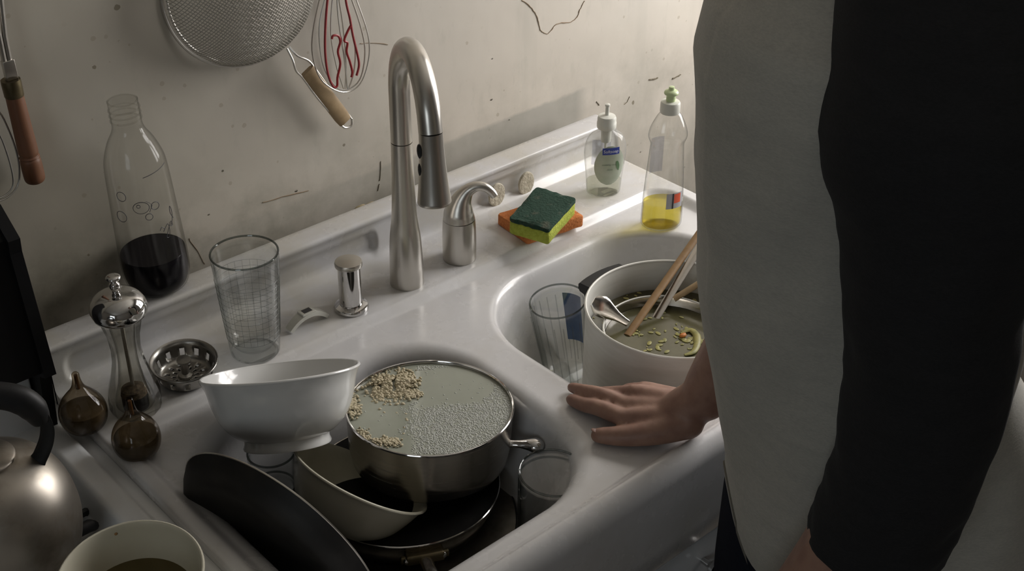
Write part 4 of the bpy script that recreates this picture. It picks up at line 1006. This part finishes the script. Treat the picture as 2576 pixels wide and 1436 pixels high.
# glasses of the left basin
lt = Vector((0.8475, -0.5990, 0.877))
glass_thing('water_glass', 'clear tumbler standing at the front right of the left basin', lt - Vector((0.02, -0.06, 1)).normalized() * 0.150, to_dir((0.02, -0.06, 1)), 0.034, 0.0425, 0.150, 'glass_dim', 18, 0.008)
t1 = onz(682, 1137, 0.872)
glass_thing('short_glass', 'short clear glass holding up the tipped white footed bowl', (t1.x, t1.y, 0.755), to_dir((0, 0, 1)), 0.026, 0.0300, 0.117, 'glass_dim')
t2 = onz(688, 1222, 0.815)
glass_thing('juice_glass', 'clear glass low in left basin between black skillet and cream bowl', (t2.x, t2.y, 0.712), to_dir((0, 0, 1)), 0.025, 0.0285, 0.103, 'glass_dim')
g0 = onz(882, 900, 0.862); g1 = onz(1010, 908, 0.845); gd = (g1 - g0).normalized()
glass_thing('lying_glass', 'clear glass lying on its side behind the footed bowl and pot', g0, to_dir(gd), 0.028, 0.034, 0.115, 'glass_dim')

# ------------------------------------------------------------------ range, left
rgx = thing('kitchen_range', 'old white enamel range with black backguard at the left', 'range', (0.1, -0.38, 0))
CT = 0.862
bd = MB().box((-0.42, -0.29, 0.0), (0.357, 0.33, CT - 0.02), 0.004); bd.build('body', M['white_paint'], rgx)
# cooktop with raised rounded border
gx2 = np.linspace(-0.43, 0.3590, 200); gy2 = np.linspace(0.335, -0.33, 120)
X2, Y2 = np.meshgrid(gx2, gy2)
d2 = rrect(X2, Y2, -0.405, 0.306, -0.305, 0.232, 0.03)
Z2 = CT + 0.035 * sstep((d2 + 0.012) / 0.017)
dd2 = rrect(X2, Y2, -0.43, 0.3590, -0.33, 0.335, 0.02)
Z2 -= 0.012 * sstep((dd2 + 0.0225) / 0.009)
ctm = MB().grid([(X2[j, i], Y2[j, i], Z2[j, i]) for j in range(120) for i in range(200)], 200, 120)
for jj in (0, 119):
    b0 = len(ctm.v); ctm.v += [(gx2[i], gy2[jj], Z2[jj, i]) for i in range(200)] + [(gx2[i], gy2[jj], CT - 0.03) for i in range(200)]
    for i in range(199): ctm.f.append((b0 + i, b0 + i + 1, b0 + 201 + i, b0 + 200 + i))
for ii in (0, 199):
    b0 = len(ctm.v); ctm.v += [(gx2[ii], gy2[j], Z2[j, ii]) for j in range(120)] + [(gx2[ii], gy2[j], CT - 0.03) for j in range(120)]
    for j in range(119): ctm.f.append((b0 + j, b0 + j + 1, b0 + 121 + j, b0 + 120 + j))
ctm.build('cooktop', M['porcelain_range'] if 'porcelain_range' in M else M['white_paint'], rgx, angle=60)
# backguard: black sloping panel with end cap
by = lambda y: y + 0.38
endp = [(by(-0.095), 0.885), (by(-0.142), 0.885), (by(-0.160), 0.985), (by(-0.178), 0.992), (by(-0.155), 1.150), (by(-0.158), 1.168), (by(-0.120), 1.195), (by(-0.085), 1.195)]
MB().prism(endp, 'x', 0.322, 0.336).build('end_cap', M['blackglass'], rgx, angle=0)
MB().prism(endp, 'x', -0.42, -0.406).build('end_cap', M['blackglass'], rgx, angle=0)
MB().prism([(by(-0.095), 0.985), (by(-0.168), 0.994), (by(-0.146), 1.150), (by(-0.149), 1.166), (by(-0.115), 1.188), (by(-0.095), 1.188)], 'x', -0.406, 0.322).build('control_panel', M['blackglass'], rgx, angle=0)
MB().box((-0.406, by(-0.130), 0.87), (0.320, by(-0.095), 0.986), 0.003).build('back_panel', M['white_paint'], rgx)
# burner grate
gr = MB(); gc = Vector((0.20, 0.075, 0)); GZ = CT + 0.012
for k in range(8):
    a = 2 * pi * k / 8 + 0.2
    gr.tube([gc + Vector((r * cos(a), r * sin(a), z)) for r, z in ((0.03, GZ), (0.085, GZ), (0.100, GZ - 0.002), (0.106, CT + 0.001))], 0.0048, 8, up=(0, 0, 1))
gr.tube([gc + Vector((0.06 * cos(t), 0.06 * sin(t), GZ - 0.002)) for t in [2 * pi * i / 40 for i in range(40)]], 0.004, 8, loop=True)
gr.build('burner_grate', M['iron'], rgx)
gr2 = MB(); gr2.tube([onz(x, y, z) - rgx.location for x, y, z in ((180, 1345, 0.885), (205, 1332, 0.887), (225, 1322, 0.884), (236, 1322, 0.872))], [0.007, 0.0075, 0.0075, 0.006], 10); gr2.build('grate_finger', M['iron'], rgx)

# kettle
KC = Vector((0.297, -0.312, 0.0)); KZ = GZ + 0.005
kt = thing('kettle', 'round scuffed steel kettle with black handle on the range', 'kettle', (KC.x, KC.y, KZ))
kp = smp([(0.050, 0), (0.066, 0.003), (0.078, 0.020), (0.0835, 0.048), (0.0825, 0.074), (0.075, 0.103), (0.058, 0.128), (0.031, 0.1435)], 5)
MB().lathe(kp, 72).build('body', M['kettle'], kt, angle=60)
MB().lathe(smp([(0.031, 0.143), (0.032, 0.145), (0.030, 0.1475), (0.022, 0.151), (0.010, 0.1535), (0.006, 0.154)], 3), 48).build('lid', M['kettle'], kt)
MB().lathe([(0.005, 0.153), (0.006, 0.160), (0.014, 0.165), (0.014, 0.173), (0.008, 0.177), (0, 0.1775)], 24).build('lid_knob', M['black'], kt)
lc = lambda x, y, dx=0.0: None
def kpt(x, y):
    """a point of the kettle's handle, in the plane through its axis that faces the sink front"""
    pn = Vector((0.45, 0.89, 0)); d = Vector(ray(x, y)); t = (KC + Vector((0, 0, 0.95)) - Vector(CAM)).dot(pn) / d.dot(pn)
    return Vector(CAM) + d * t - kt.location
strap = smooth_path([kpt(86, 1172), kpt(100, 1150), kpt(116, 1110), kpt(119, 1075), kpt(110, 1048), kpt(98, 1030)], 5)
MB().tube(strap, lerp_list([0.011, 0.0085, 0.0085, 0.0085, 0.008, 0.006], len(strap)), 12, flat=0.3, up=(-0.57, -0.62, 0.53)).build('handle_strap', M['black'], kt)
MB().tube([kpt(98, 1168), kpt(120, 1178), kpt(148, 1202)], [0.006, 0.008, 0.006], 10, flat=0.5, up=(0, 0, 1)).build('strap_bracket', M['kettle'], kt)
gp = smooth_path([kpt(104, 1060), kpt(85, 1030), kpt(55, 1008), kpt(10, 996), kpt(-50, 995), kpt(-120, 1010), kpt(-170, 1050), kpt(-185, 1100)], 5)
MB().tube(gp, lerp_list([0.008, 0.0125, 0.0135, 0.0130, 0.0130, 0.013, 0.011, 0.008], len(gp)), 18, flat=1.15, up=(0, 0, 1)).build('grip', M['black'], kt)
s0 = Vector((-0.060, -0.03, 0.085))
MB().tube([s0, s0 + Vector((-0.035, -0.018, 0.025)), s0 + Vector((-0.06, -0.03, 0.055))], [0.020, 0.015, 0.011], 18).build('spout', M['kettle'], kt)
MB().tube([kpt(-185, 1095), kpt(-180, 1150)], 0.006, 10).build('handle_strap', M['black'], kt)

# ------------------------------------------------------------------ things hanging on the wall
def hook(p, label):
    h = thing('wall_nail', label, 'nail', p)
    MB().tube([(0, 0.005, 0), (0, -0.035, 0.002)], 0.0018, 8).build('shank', M['steel'], h)
    MB().lathe([(0, 0), (0.004, 0), (0.004, 0.0015), (0, 0.0015)], 12).xf(Matrix.Rotation(radians(90), 4, 'X')).build('head', M['steel'], h, loc=(0, -0.035, 0.002))
SR = 0.108
sc_ = Vector((0.832, -0.012, 1.330)); sn = Vector((-0.10, -1, 0.03)).normalized()
sv = thing('wire_sieve', 'large wire mesh sieve with flat wooden handle hanging on the wall', 'sieve', sc_, to_dir(sn))
MB().tube([(SR * cos(t), SR * sin(t), 0) for t in [2 * pi * i / 80 for i in range(80)]], 0.0024, 8, loop=True).build('rim_wire', M['wire'], sv)
MB().tube([((SR - 0.006) * cos(t), (SR - 0.006) * sin(t), 0.003) for t in [2 * pi * i / 80 for i in range(80)]], 0.0013, 6, loop=True).build('inner_wire', M['wire'], sv)
DM = 0.062; gz = MB(); spc = 0.0036
def dome(x, y):
    q_ = min(1.0, (x * x + y * y) / (SR - 0.002) ** 2); return DM * (1 - q_) ** 0.62 + 0.002
for fam in (0, 1):
    k = int(SR / spc)
    for i in range(-k, k + 1):
        c = i * spc; hl = sqrt(max(0, (SR - 0.003) ** 2 - c * c))
        if hl < 0.006: continue
        n_ = max(6, int(hl / 0.003)); pts = []
        for j in range(n_ + 1):
            u = -hl * cos(pi * j / n_); a, b_ = (c, u) if fam == 0 else (u, c)
            x, y = (a + b_) * 0.7071, (a - b_) * 0.7071; pts.append((x, y, dome(x, y) + (0.0004 if (j + i + fam) % 2 else -0.0004)))
        gz.tube(pts, 0.00062, 4, caps=False, up=(0, 0, 1) if fam == 0 else (0.01, 0, 1))
g = gz.build('wire_mesh', M['mesh'], sv, angle=180); g['kind'] = 'stuff'
inv = to_dir(sn).inverted()
def sl(px, py, Y): return inv @ (ony(px, py, Y) - sc_)
for off in (0, 1):
    pts = [(728, 118, -.012), (748, 140, -.02), (775, 152, -.022), (792, 172, -.022), (830, 225, -.022), (885, 300, -.022)] if off else [(722, 122, -.012), (736, 150, -.02), (745, 178, -.022), (762, 196, -.022), (800, 248, -.022), (862, 318, -.022)]
    MB().tube(smooth_path([sl(*p) for p in pts], 4), 0.0016, 8).build('handle_wire', M['wire'], sv)
e0, e1 = sl(772, 178, -.022), sl(868, 305, -.022)
hd0 = (e1 - e0); side = hd0.cross(Vector((0, 0, 1))).normalized(); hw = 0.0115; th = 0.004
hmb = MB(); ring = []
for k in range(10):
    t = k / 9; ww = hw * (1.0 if t < 0.95 else 0.9); cpt = e0 + hd0 * t
    ring.append([cpt + side * a * ww + Vector((0, 0, 1)) * b_ * th for a, b_ in ((-1, -0.4), (-0.6, -1), (0.6, -1), (1, -0.4), (1, 0.4), (0.6, 1), (-0.6, 1), (-1, 0.4))])
hmb.loft(ring).build('wooden_grip', M['wood_pale'], sv, angle=50)
ee = sl(876, 312, -.022)
MB().tube(smooth_path([sl(885, 298, -.022), sl(884, 316, -.022), sl(868, 321, -.022), sl(858, 314, -.022)], 4), 0.0018, 8).build('end_wire', M['wire'], sv)
lpz = inv @ Vector((0.0, 0.0, SR + 0.012))
MB().tube([inv @ Vector((0.012 * cos(t), -0.0, SR + 0.010 + 0.012 * sin(t))) for t in [2 * pi * i / 20 for i in range(20)]], 0.0013, 6, loop=True).build('hanging_loop', M['wire'], sv)
hook(sc_ + Vector((0, 0.012, SR + 0.018)), 'nail above the wire sieve, out of frame')

wk0 = ony(860, -150, -0.03)
wk = thing('balloon_whisk', 'balloon whisk with red coated wires hanging right of the sieve', 'whisk', wk0)
def wl(px, py, y=-0.03): return ony(px, py, y) - wk0
def wloop(pxs, r, mat, name, ys=-0.03):
    MB().tube(smooth_path([wl(x, y, ys if not hasattr(ys, '__call__') else ys(y)) for x, y in pxs], 5), r, 7).build(name, mat, wk)
wloop([(848, -120), (812, -30), (787, 80), (788, 150), (812, 205), (862, 232), (905, 212), (927, 150), (925, 85), (890, -20), (858, -120)], 0.0011, M['wire'], 'wire_loop', -0.030)
wloop([(850, -120), (822, -20), (803, 70), (812, 160), (840, 212), (868, 226), (905, 200), (918, 130), (905, 60), (872, -40), (856, -120)], 0.0011, M['wire'], 'wire_loop', -0.045)
wloop([(852, -120), (838, -20), (832, 80), (845, 160), (862, 215), (868, 222), (870, 150), (862, 60), (850, -30), (855, -120)], 0.0011, M['wire'], 'wire_loop', -0.012)
wloop([(852, -120), (848, -10), (853, 60), (865, 140), (872, 200), (876, 222), (890, 180), (893, 120), (880, 40), (862, -50), (856, -120)], 0.0011, M['wire'], 'wire_loop', -0.05)
wloop([(838, -110), (826, -20), (819, 60), (818, 130), (825, 185), (838, 217), (848, 216), (849, 195), (856, 160), (850, 130), (856, 105), (850, 90), (838, 90), (835, 98)], 0.0017, M['red'], 'red_wire', -0.052)
wloop([(862, -90), (870, 0), (880, 45), (888, 90), (900, 140), (903, 165), (897, 190)], 0.0017, M['red'], 'red_wire', -0.052)
wloop([(884, 62), (874, 80), (866, 102), (874, 108), (872, 130), (880, 155), (886, 180), (884, 194)], 0.0017, M['red'], 'red_wire', -0.052)
MB().tube([wl(855, -105), wl(856, -260)], [0.009, 0.011], 16).build('handle', M['wire'], wk)
hook(ony(856, -280, 0), 'nail above the red whisk, out of frame')

tl0 = ony(60, 330, -0.025)
tl = thing('wooden_handled_masher', 'kitchen tool with turned reddish wooden handle hanging at the left edge', 'utensil', tl0)
def tq(px, py, y=-0.025): return ony(px, py, y) - tl0
ax0, ax1 = tq(28, 208), tq(90, 458)
axd = (ax1 - ax0); Lh = axd.length
hp = smp([(0.0, 0), (0.0095, 0.001), (0.0105, 0.02), (0.0108, Lh * .3), (0.0115, Lh * .55), (0.0118, Lh * .68), (0.0108, Lh * .715), (0.0115, Lh * .725), (0.0122, Lh * .735), (0.0108, Lh * .745), (0.0122, Lh * .77), (0.0126, Lh * .88), (0.0118, Lh * .97), (0.007, Lh * 1.0), (0, Lh)], 3)
MB().lathe([p for p in hp if p[0] >= 0], 28).build('wooden_handle', M['wood_red'], tl, loc=ax0, rot=to_dir(axd))
MB().lathe([(0.0112, -0.004), (0.0115, 0.0), (0.0112, 0.016), (0.0108, 0.017)], 24).build('ferrule', M['brassy'], tl, loc=ax0, rot=to_dir(axd))
for dx in (-7, 7):
    MB().tube([tq(28 + dx, 200), tq(18 + dx, 155), tq(5 + dx, 90), tq(-25 + dx * 3, -60)], 0.0032, 8).build('rod', M['steel'], tl)
MB().box((-0.007, -0.004, -0.012), (0.007, 0.004, 0.012), 0.001).build('rod_clamp', M['steel'], tl, loc=tq(24, 175), rot=to_dir(axd))
MB().tube([tq(-120, -60), tq(-25, -60), tq(60, -60)], 0.0035, 8).build('masher_head', M['steel'], tl)
hook(ony(-25, -75, 0), 'nail above the wooden handled tool, out of frame')
w20 = ony(-40, 300, -0.02)
w2 = thing('wire_whisk', 'pale wire whisk hanging at the far left edge of the wall', 'whisk', w20)
for pxs, yy in (([(-60, 120), (-20, 250), (10, 300), (38, 370), (49, 430), (40, 475), (0, 505), (-60, 500), (-100, 420), (-90, 250), (-66, 120)], -0.02), ([(-62, 120), (-30, 280), (5, 350), (28, 420), (33, 465), (15, 490), (-20, 500), (-70, 470), (-85, 380), (-80, 250), (-66, 120)], -0.04)):
    MB().tube(smooth_path([ony(x, y, yy) - w20 for x, y in pxs], 5), 0.0012, 7).build('wire_loop', M['wire'], w2)
MB().tube([ony(-63, 130, -0.025) - w20, ony(-75, -20, -0.025) - w20], 0.009, 14).build('handle', M['wood_red'], w2)
hook(ony(-75, -30, 0), 'nail above the pale whisk, out of frame')

# ------------------------------------------------------------------ person
FV = Vector((-0.7398, 0.6728, 0)); NV = Vector((0.6728, 0.7398, 0)); T0 = Vector((0.977, -0.877, 0))
def PW(s, n, z): return T0 + FV * s + NV * n + Vector((0, 0, z))
person = thing('person', 'person in grey raglan shirt with black sleeves leaning on the sink', 'person', (T0.x, T0.y, 0))
person_loc = Vector((T0.x, T0.y, 0))
def ell_ring(sf, sb, hw, z, n=64, pw=2.3, nc=0.0):
    c = (sf + sb) / 2; d = (sf - sb) / 2; out = []
    for i in range(n):
        t = 2 * pi * i / n; ct, st = cos(t), sin(t)
        out.append(PW(c + d * math.copysign(abs(ct) ** (2 / pw), ct), nc + hw * math.copysign(abs(st) ** (2 / pw), st), z) - person_loc)
    return out
ZF = [0.80, 0.86, 0.90, 0.945, 0.985, 1.04, 1.082, 1.157, 1.228, 1.317, 1.399, 1.457, 1.51, 1.56]
SF = [0.070, 0.083, 0.090, 0.0975, 0.1005, 0.1135, 0.124, 0.141, 0.1526, 0.1607, 0.1686, 0.1753, 0.168, 0.13]
SB = [-0.285, -0.28, -0.275, -0.262, -0.25, -0.228, -0.212, -0.160, -0.158, -0.16, -0.158, -0.145, -0.12, -0.08]
HW = [0.178, 0.178, 0.176, 0.172, 0.168, 0.164, 0.162, 0.163, 0.168, 0.176, 0.182, 0.182, 0.165, 0.11]
def tz(z, arr): return float(np.interp(z, ZF, arr))
body = MB()
body.loft([ell_ring(tz(z, SF) - 0.02, tz(z, SB) + 0.02, tz(z, HW) - 0.02, z, 40) for z in np.linspace(0.86, 1.56, 22)])
def limb(pts, rads, n=5, flat=1.0, up=None):
    p = smooth_path([q_ - person_loc for q_ in pts], n); r = lerp_list(rads, len(p))
    body.tube(p, r, 18, flat=flat, up=up)
    body.sphere(p[0], r[0] * 0.98, 14, 10); body.sphere(p[-1], r[-1] * 0.98, 14, 10)
# legs
for sgn in (-1, 1):
    limb([PW(-0.06, 0.085 * sgn, 0.90), PW(-0.045, 0.095 * sgn, 0.70), PW(-0.03, 0.10 * sgn, 0.48), PW(-0.05, 0.105 * sgn, 0.30), PW(-0.07, 0.11 * sgn, 0.09)], [0.066, 0.068, 0.055, 0.052, 0.036])
    limb([PW(-0.08, 0.11 * sgn, 0.05), PW(0.02, 0.115 * sgn, 0.045), PW(0.10, 0.12 * sgn, 0.035)], [0.036, 0.036, 0.03])
# neck and head, looking down into the sink
limb([PW(0.0, 0, 1.50), PW(0.03, 0, 1.60), PW(0.05, 0, 1.66)], [0.065, 0.056, 0.055])
HC = PW(0.085, 0, 1.735) - person_loc
hd_rot = Vector((0, 0, 1)).rotation_difference((Vector((0, 0, 1)) + FV * 0.45).normalized())
def hp_(s, n, z): return HC + hd_rot @ (FV * s + NV * n + Vector((0, 0, z)))
hm = MB().sphere((0, 0, 0), 1.0, 28, 20)
hm.v = [tuple(hp_(x * 0.098 * (1 - 0.12 * max(0, -z)), y * 0.076 * (1 - 0.28 * max(0, -z)), z * 0.118)) for x, y, z in hm.v]; body.join(hm)
body.tube([hp_(0.088, 0, 0.02), hp_(0.108, 0, -0.018), hp_(0.112, 0, -0.030), hp_(0.095, 0, -0.036)], [0.008, 0.012, 0.014, 0.008], 12)
for sgn in (-1, 1):
    e_ = MB().sphere((0, 0, 0), 1.0, 12, 8); e_.v = [tuple(hp_(-0.005 + x * 0.017, sgn * (0.077 + y * 0.006), -0.005 + z * 0.03)) for x, y, z in e_.v]; body.join(e_)
body.tube([hp_(0.088, -0.022, -0.060), hp_(0.095, 0, -0.062), hp_(0.088, 0.022, -0.060)], [0.005, 0.008, 0.005], 10)
# right arm and hand, on the divider
RS = PW(0.0, 0.195, 1.455); RE = Vector((1.078, -0.757, 1.19)); RW = Vector((1.022, -0.680, 0.950))
limb([RS, RE], [0.055, 0.043], 3); limb([RE, (RE + RW) / 2 + Vector((0.008, 0.002, 0)), RW], [0.046, 0.046, 0.031], 5)
limb([RW, RW + Vector((-0.014, 0.018, -0.022)), Vector((0.997, -0.648, 0.914))], [0.028, 0.028, 0.024], 4)
KN = {'i': Vector((0.953, -0.610, 0.912)), 'm': Vector((0.972, -0.599, 0.915)), 'r': Vector((0.992, -0.590, 0.920)), 'p': Vector((1.010, -0.592, 0.917))}
pb = Vector((1.008, -0.658, 0.920))
for k, v_ in KN.items(): limb([pb + (v_ - KN['m']) * 0.45, (pb + v_) / 2 + (v_ - KN['m']) * 0.2, v_], [0.019, 0.0155, 0.0112], 3)
limb([KN['i'], Vector((0.9475, -0.575, 0.9095)), Vector((0.9445, -0.551, 0.9025)), Vector((0.9450, -0.5285, 0.8975))], [0.0116, 0.0107, 0.0096, 0.0078], 4)
limb([KN['m'], Vector((0.9665, -0.559, 0.912)), Vector((0.9640, -0.533, 0.9045)), Vector((0.9635, -0.511, 0.8975))], [0.0106, 0.0098, 0.0088, 0.0072], 4)
limb([KN['r'], Vector((0.9850, -0.559, 0.905)), Vector((0.9820, -0.536, 0.893)), Vector((0.9810, -0.521, 0.879))], [0.0102, 0.0094, 0.0084, 0.007], 4)
limb([KN['p'], Vector((1.0050, -0.568, 0.905)), Vector((0.9990, -0.557, 0.884)), Vector((0.9975, -0.546, 0.872))], [0.0092, 0.0084, 0.0076, 0.0062], 4)
limb([Vector((1.000, -0.676, 0.918)), Vector((0.965, -0.655, 0.910)), Vector((0.936, -0.628, 0.9035)), Vector((0.9175, -0.6035, 0.8995))], [0.020, 0.0160, 0.0132, 0.0098], 4)
# left arm hanging beside the body
LS = PW(0.0, -0.195, 1.455); LE = PW(-0.02, -0.215, 1.19); LWp = PW(0.085, -0.205, 0.945)
limb([LS, LE], [0.055, 0.043], 3); limb([LE, PW(0.028, -0.207, 1.06), LWp], [0.043, 0.043, 0.028], 5)
LK = [PW(0.128 + 0.004 * i, -0.235 + 0.02 * i, 0.862 - 0.002 * abs(i - 1)) for i in range(4)]
for i, k in enumerate(LK):
    limb([LWp, (LWp + k) / 2, k], [0.022, 0.017, 0.011], 3)
    L_ = (0.040, 0.045, 0.042, 0.034)[i]
    limb([k, k + FV * 0.012 + Vector((0, 0, -L_)), k + FV * 0.002 + Vector((0, 0, -L_ * 1.6)), k - FV * 0.016 + Vector((0, 0, -L_ * 1.95))], [0.0105, 0.0095, 0.0085, 0.007], 4)
limb([LWp + Vector((0, 0, -0.02)), PW(0.135, -0.180, 0.885), PW(0.150, -0.176, 0.850), PW(0.152, -0.180, 0.825)], [0.018, 0.014, 0.011, 0.0085], 4)
me = bpy.data.meshes.new('tmp'); me.from_pydata(body.v, [], body.f)
import bmesh
bm = bmesh.new(); bm.from_mesh(me); bmesh.ops.recalc_face_normals(bm, faces=bm.faces); bm.to_mesh(me); bm.free()
tmp = bpy.data.objects.new('tmp', me); C.objects.link(tmp)
md = tmp.modifiers.new('r', 'REMESH'); md.mode = 'VOXEL'; md.voxel_size = 0.0030; md.use_smooth_shade = True
sm_ = tmp.modifiers.new('s', 'SMOOTH'); sm_.factor = 0.5; sm_.iterations = 7
dg = bpy.context.evaluated_depsgraph_get()
bme = bpy.data.meshes.new_from_object(tmp.evaluated_get(dg)); bpy.data.objects.remove(tmp)
bme.materials.clear(); bme.materials.append(M['skin']); bme.name = 'body'
bo = bpy.data.objects.new('body', bme); C.objects.link(bo); bo.parent = person
# fingernails
for p, d in (((0.9150, -0.6010, 0.9062), (-0.5, 0.75, 0.4)),):
    d = Vector(d).normalized(); q_ = to_dir((d.x * -0.35, d.y * -0.35, 1.0), math.atan2(d.y, d.x))
    MB().sphere((0, 0, 0), 0.0052, 12, 8, (1.1, 0.8, 0.25)).build('fingernail', M['nail'], person, loc=Vector(p) - person_loc, rot=q_)
hr = MB().sphere((0, 0, 0), 1.0, 32, 20)
hr.v = [tuple(hp_(-0.012 + x * 0.102, y * 0.083, 0.018 + max(z, -0.75 if x < 0 else -0.1) * 0.114)) for x, y, z in hr.v]
hr.build('hair', M['hair'], person)
for sgn in (-1, 1): MB().sphere(hp_(0.084, sgn * 0.031, 0.0), 0.011, 12, 8).build('eye', M['eye'], person)
# jeans and shoes
jn = MB()
jn.loft([ell_ring((0.097 if z < 0.955 else tz(z, SF) - 0.014), tz(z, SB) + 0.012, tz(z, HW) - 0.006, z, 48) for z in (0.80, 0.84, 0.88, 0.92, 0.95, 0.98, 1.0)])
for sgn in (-1, 1):
    p = smooth_path([q_ - person_loc for q_ in (PW(-0.055, 0.088 * sgn, 0.86), PW(-0.05, 0.092 * sgn, 0.70), PW(-0.03, 0.10 * sgn, 0.48), PW(-0.05, 0.105 * sgn, 0.30), PW(-0.065, 0.11 * sgn, 0.07))], 6)
    jn.tube(p, lerp_list([0.118, 0.102, 0.078, 0.070, 0.066], len(p)), 28)
me = bpy.data.meshes.new('tmpj'); me.from_pydata(jn.v, [], jn.f)
bm = bmesh.new(); bm.from_mesh(me); bmesh.ops.recalc_face_normals(bm, faces=bm.faces); bm.to_mesh(me); bm.free()
tmp = bpy.data.objects.new('tmpj', me); C.objects.link(tmp)
md = tmp.modifiers.new('r', 'REMESH'); md.mode = 'VOXEL'; md.voxel_size = 0.008; md.use_smooth_shade = True
tmp.modifiers.new('s', 'SMOOTH').iterations = 6
dg = bpy.context.evaluated_depsgraph_get(); jme = bpy.data.meshes.new_from_object(tmp.evaluated_get(dg)); bpy.data.objects.remove(tmp)
jme.materials.clear(); jme.materials.append(M['denim']); jo = bpy.data.objects.new('jeans', jme); C.objects.link(jo); jo.parent = person
for sgn in (-1, 1):
    sh = MB(); rings = []
    for k in range(12):
        t = k / 11; s_ = -0.13 + 0.29 * t; w_ = 0.036 + 0.012 * sin(pi * min(1, t * 1.1)) - 0.02 * max(0, t - 0.85) / 0.15; h_ = 0.095 - 0.05 * sstep((t - 0.3) / 0.5) - 0.02 * max(0, t - 0.85) / 0.15
        rings.append([PW(s_, 0.112 * sgn + w_ * cos(a), 0.001 + max(0, h_ * (0.5 + 0.5 * sin(a)))) - person_loc for a in [2 * pi * i / 20 for i in range(20)]])
    sh.loft(rings).build('shoe', M['leather'], person, angle=60)
# shirt
nT, nV = 160, 90; sh = MB(); rows = []
def hemz(t):
    # shirt-tail: t = 0 front, +-90 deg the sides, 180 back
    c = cos(t); side = abs(sin(t))
    return 0.80 + 0.055 * max(0.0, c) ** 2 * 0 + 0.03 * side - 0.02 * max(0, -c)
for j in range(nV):
    row = []
    v_ = j / (nV - 1)
    for i in range(nT):
        t = 2 * pi * i / nT
        hz = 0.822 + 0.135 * (max(0, cos(t)) ** 6) + 0.012 * sin(t)
        z = hz + (1.565 - hz) * v_
        ct, st_ = cos(t), sin(t); sf, sb, hw_ = tz(z, SF), tz(z, SB), tz(z, HW)
        c = (sf + sb) / 2; d = (sf - sb) / 2
        s_ = c + d * math.copysign(abs(ct) ** (2 / 2.25), ct); n_ = hw_ * math.copysign(abs(st_) ** (2 / 2.25), st_)
        w1 = mnoise.noise((s_ * 7, n_ * 7, z * 3.2)) * 0.013 + mnoise.noise((s_ * 16 + 3, n_ * 14, z * 8 + s_ * 12)) * 0.0065
        w1 += 0.005 * sin(z * 46 + s_ * 16 + n_ * 9) * max(0, 1 - abs(z - 1.30) / 0.22) * 0.35
        w1 += 0.006 * sin((z - 1.0) * 40 + s_ * 30) * max(0, 1 - abs(z - 0.98) / 0.18) * 0.4
        w1 *= min(1.0, v_ * 9)
        k_ = 1 + w1 / 0.17 * (0.35 if abs(st_) < 0.25 and ct > 0 else 1.0)
        row.append(PW(c + (s_ - c) * k_, n_ * k_, z) - person_loc)
    rows.append(row)
inner = [[p + (Vector((0, 0, p.z)) - p).normalized() * 0.004 for p in rows[j]] for j in (3, 0)]
sh.loft(inner + rows, False, False).build('shirt', M['shirt'], person, angle=180)
shirt = bpy.data.objects['shirt']
st1 = MB(); st1.tube([rows[2][i] * 0.5 + rows[3][i] * 0.5 + (rows[2][i] - Vector((0, 0, rows[2][i].z))).normalized() * 0.0004 for i in range(nT)], 0.0016, 5, loop=True)
st1.build('hem_stitching', M['stitch'], shirt)
def sleeve(name, pts, rads, seed):
    p = smooth_path([q_ - person_loc for q_ in pts], 9); r = lerp_list(rads, len(p)); mb = MB(); n = 48; rings = []
    T = [(p[min(len(p) - 1, i + 1)] - p[max(0, i - 1)]).normalized() for i in range(len(p))]
    N = (FV - T[0] * FV.dot(T[0])).normalized()
    for i in range(len(p)):
        if i: N = T[i - 1].rotation_difference(T[i]) @ N; N = (N - T[i] * N.dot(T[i])).normalized()
        B = T[i].cross(N); u = i / (len(p) - 1); ring = []
        for k in range(n):
            a = 2 * pi * k / n
            wv = mnoise.noise((cos(a) * 1.6 + seed, sin(a) * 1.6, u * 9)) * 0.05 + mnoise.noise((cos(a) * 2.5, sin(a) * 2.5 + seed, u * 26)) * 0.035 * (0.4 + u) + 0.018 * sin(u * 60 + 2.2 * cos(a - 0.7)) * max(0, u - 0.35)
            ring.append(p[i] + (N * cos(a) + B * sin(a)) * r[i] * (1 + wv))
        rings.append(ring)
    rr_ = [[c_ + (q_ - c_) * 0.94 for q_ in ring] for c_, ring in ((p[-1], rings[-1]), (p[-3], rings[-3]))]
    mb.loft(rings + rr_, True, False).build(name, M['sleeve'], person, angle=180)
sleeve('sleeve', [PW(0.012, -0.075, 1.600), PW(0.006, -0.135, 1.545), PW(0.004, -0.175, 1.475), PW(-0.002, -0.190, 1.40), PW(-0.004, -0.20, 1.335), PW(-0.011, -0.205, 1.257), PW(-0.010, -0.207, 1.18), PW(-0.004, -0.205, 1.12), PW(0.008, -0.203, 1.067)],
       [0.070, 0.088, 0.097, 0.083, 0.072, 0.067, 0.063, 0.062, 0.060], 1.0)
cR = RE.lerp(RW, 0.35)
sleeve('sleeve', [PW(0.012, 0.075, 1.600), PW(0.006, 0.135, 1.545), PW(0.004, 0.175, 1.475), RS.lerp(RE, 0.3), RS.lerp(RE, 0.65), RE, cR],
       [0.085, 0.106, 0.105, 0.082, 0.070, 0.062, 0.058], 4.0)
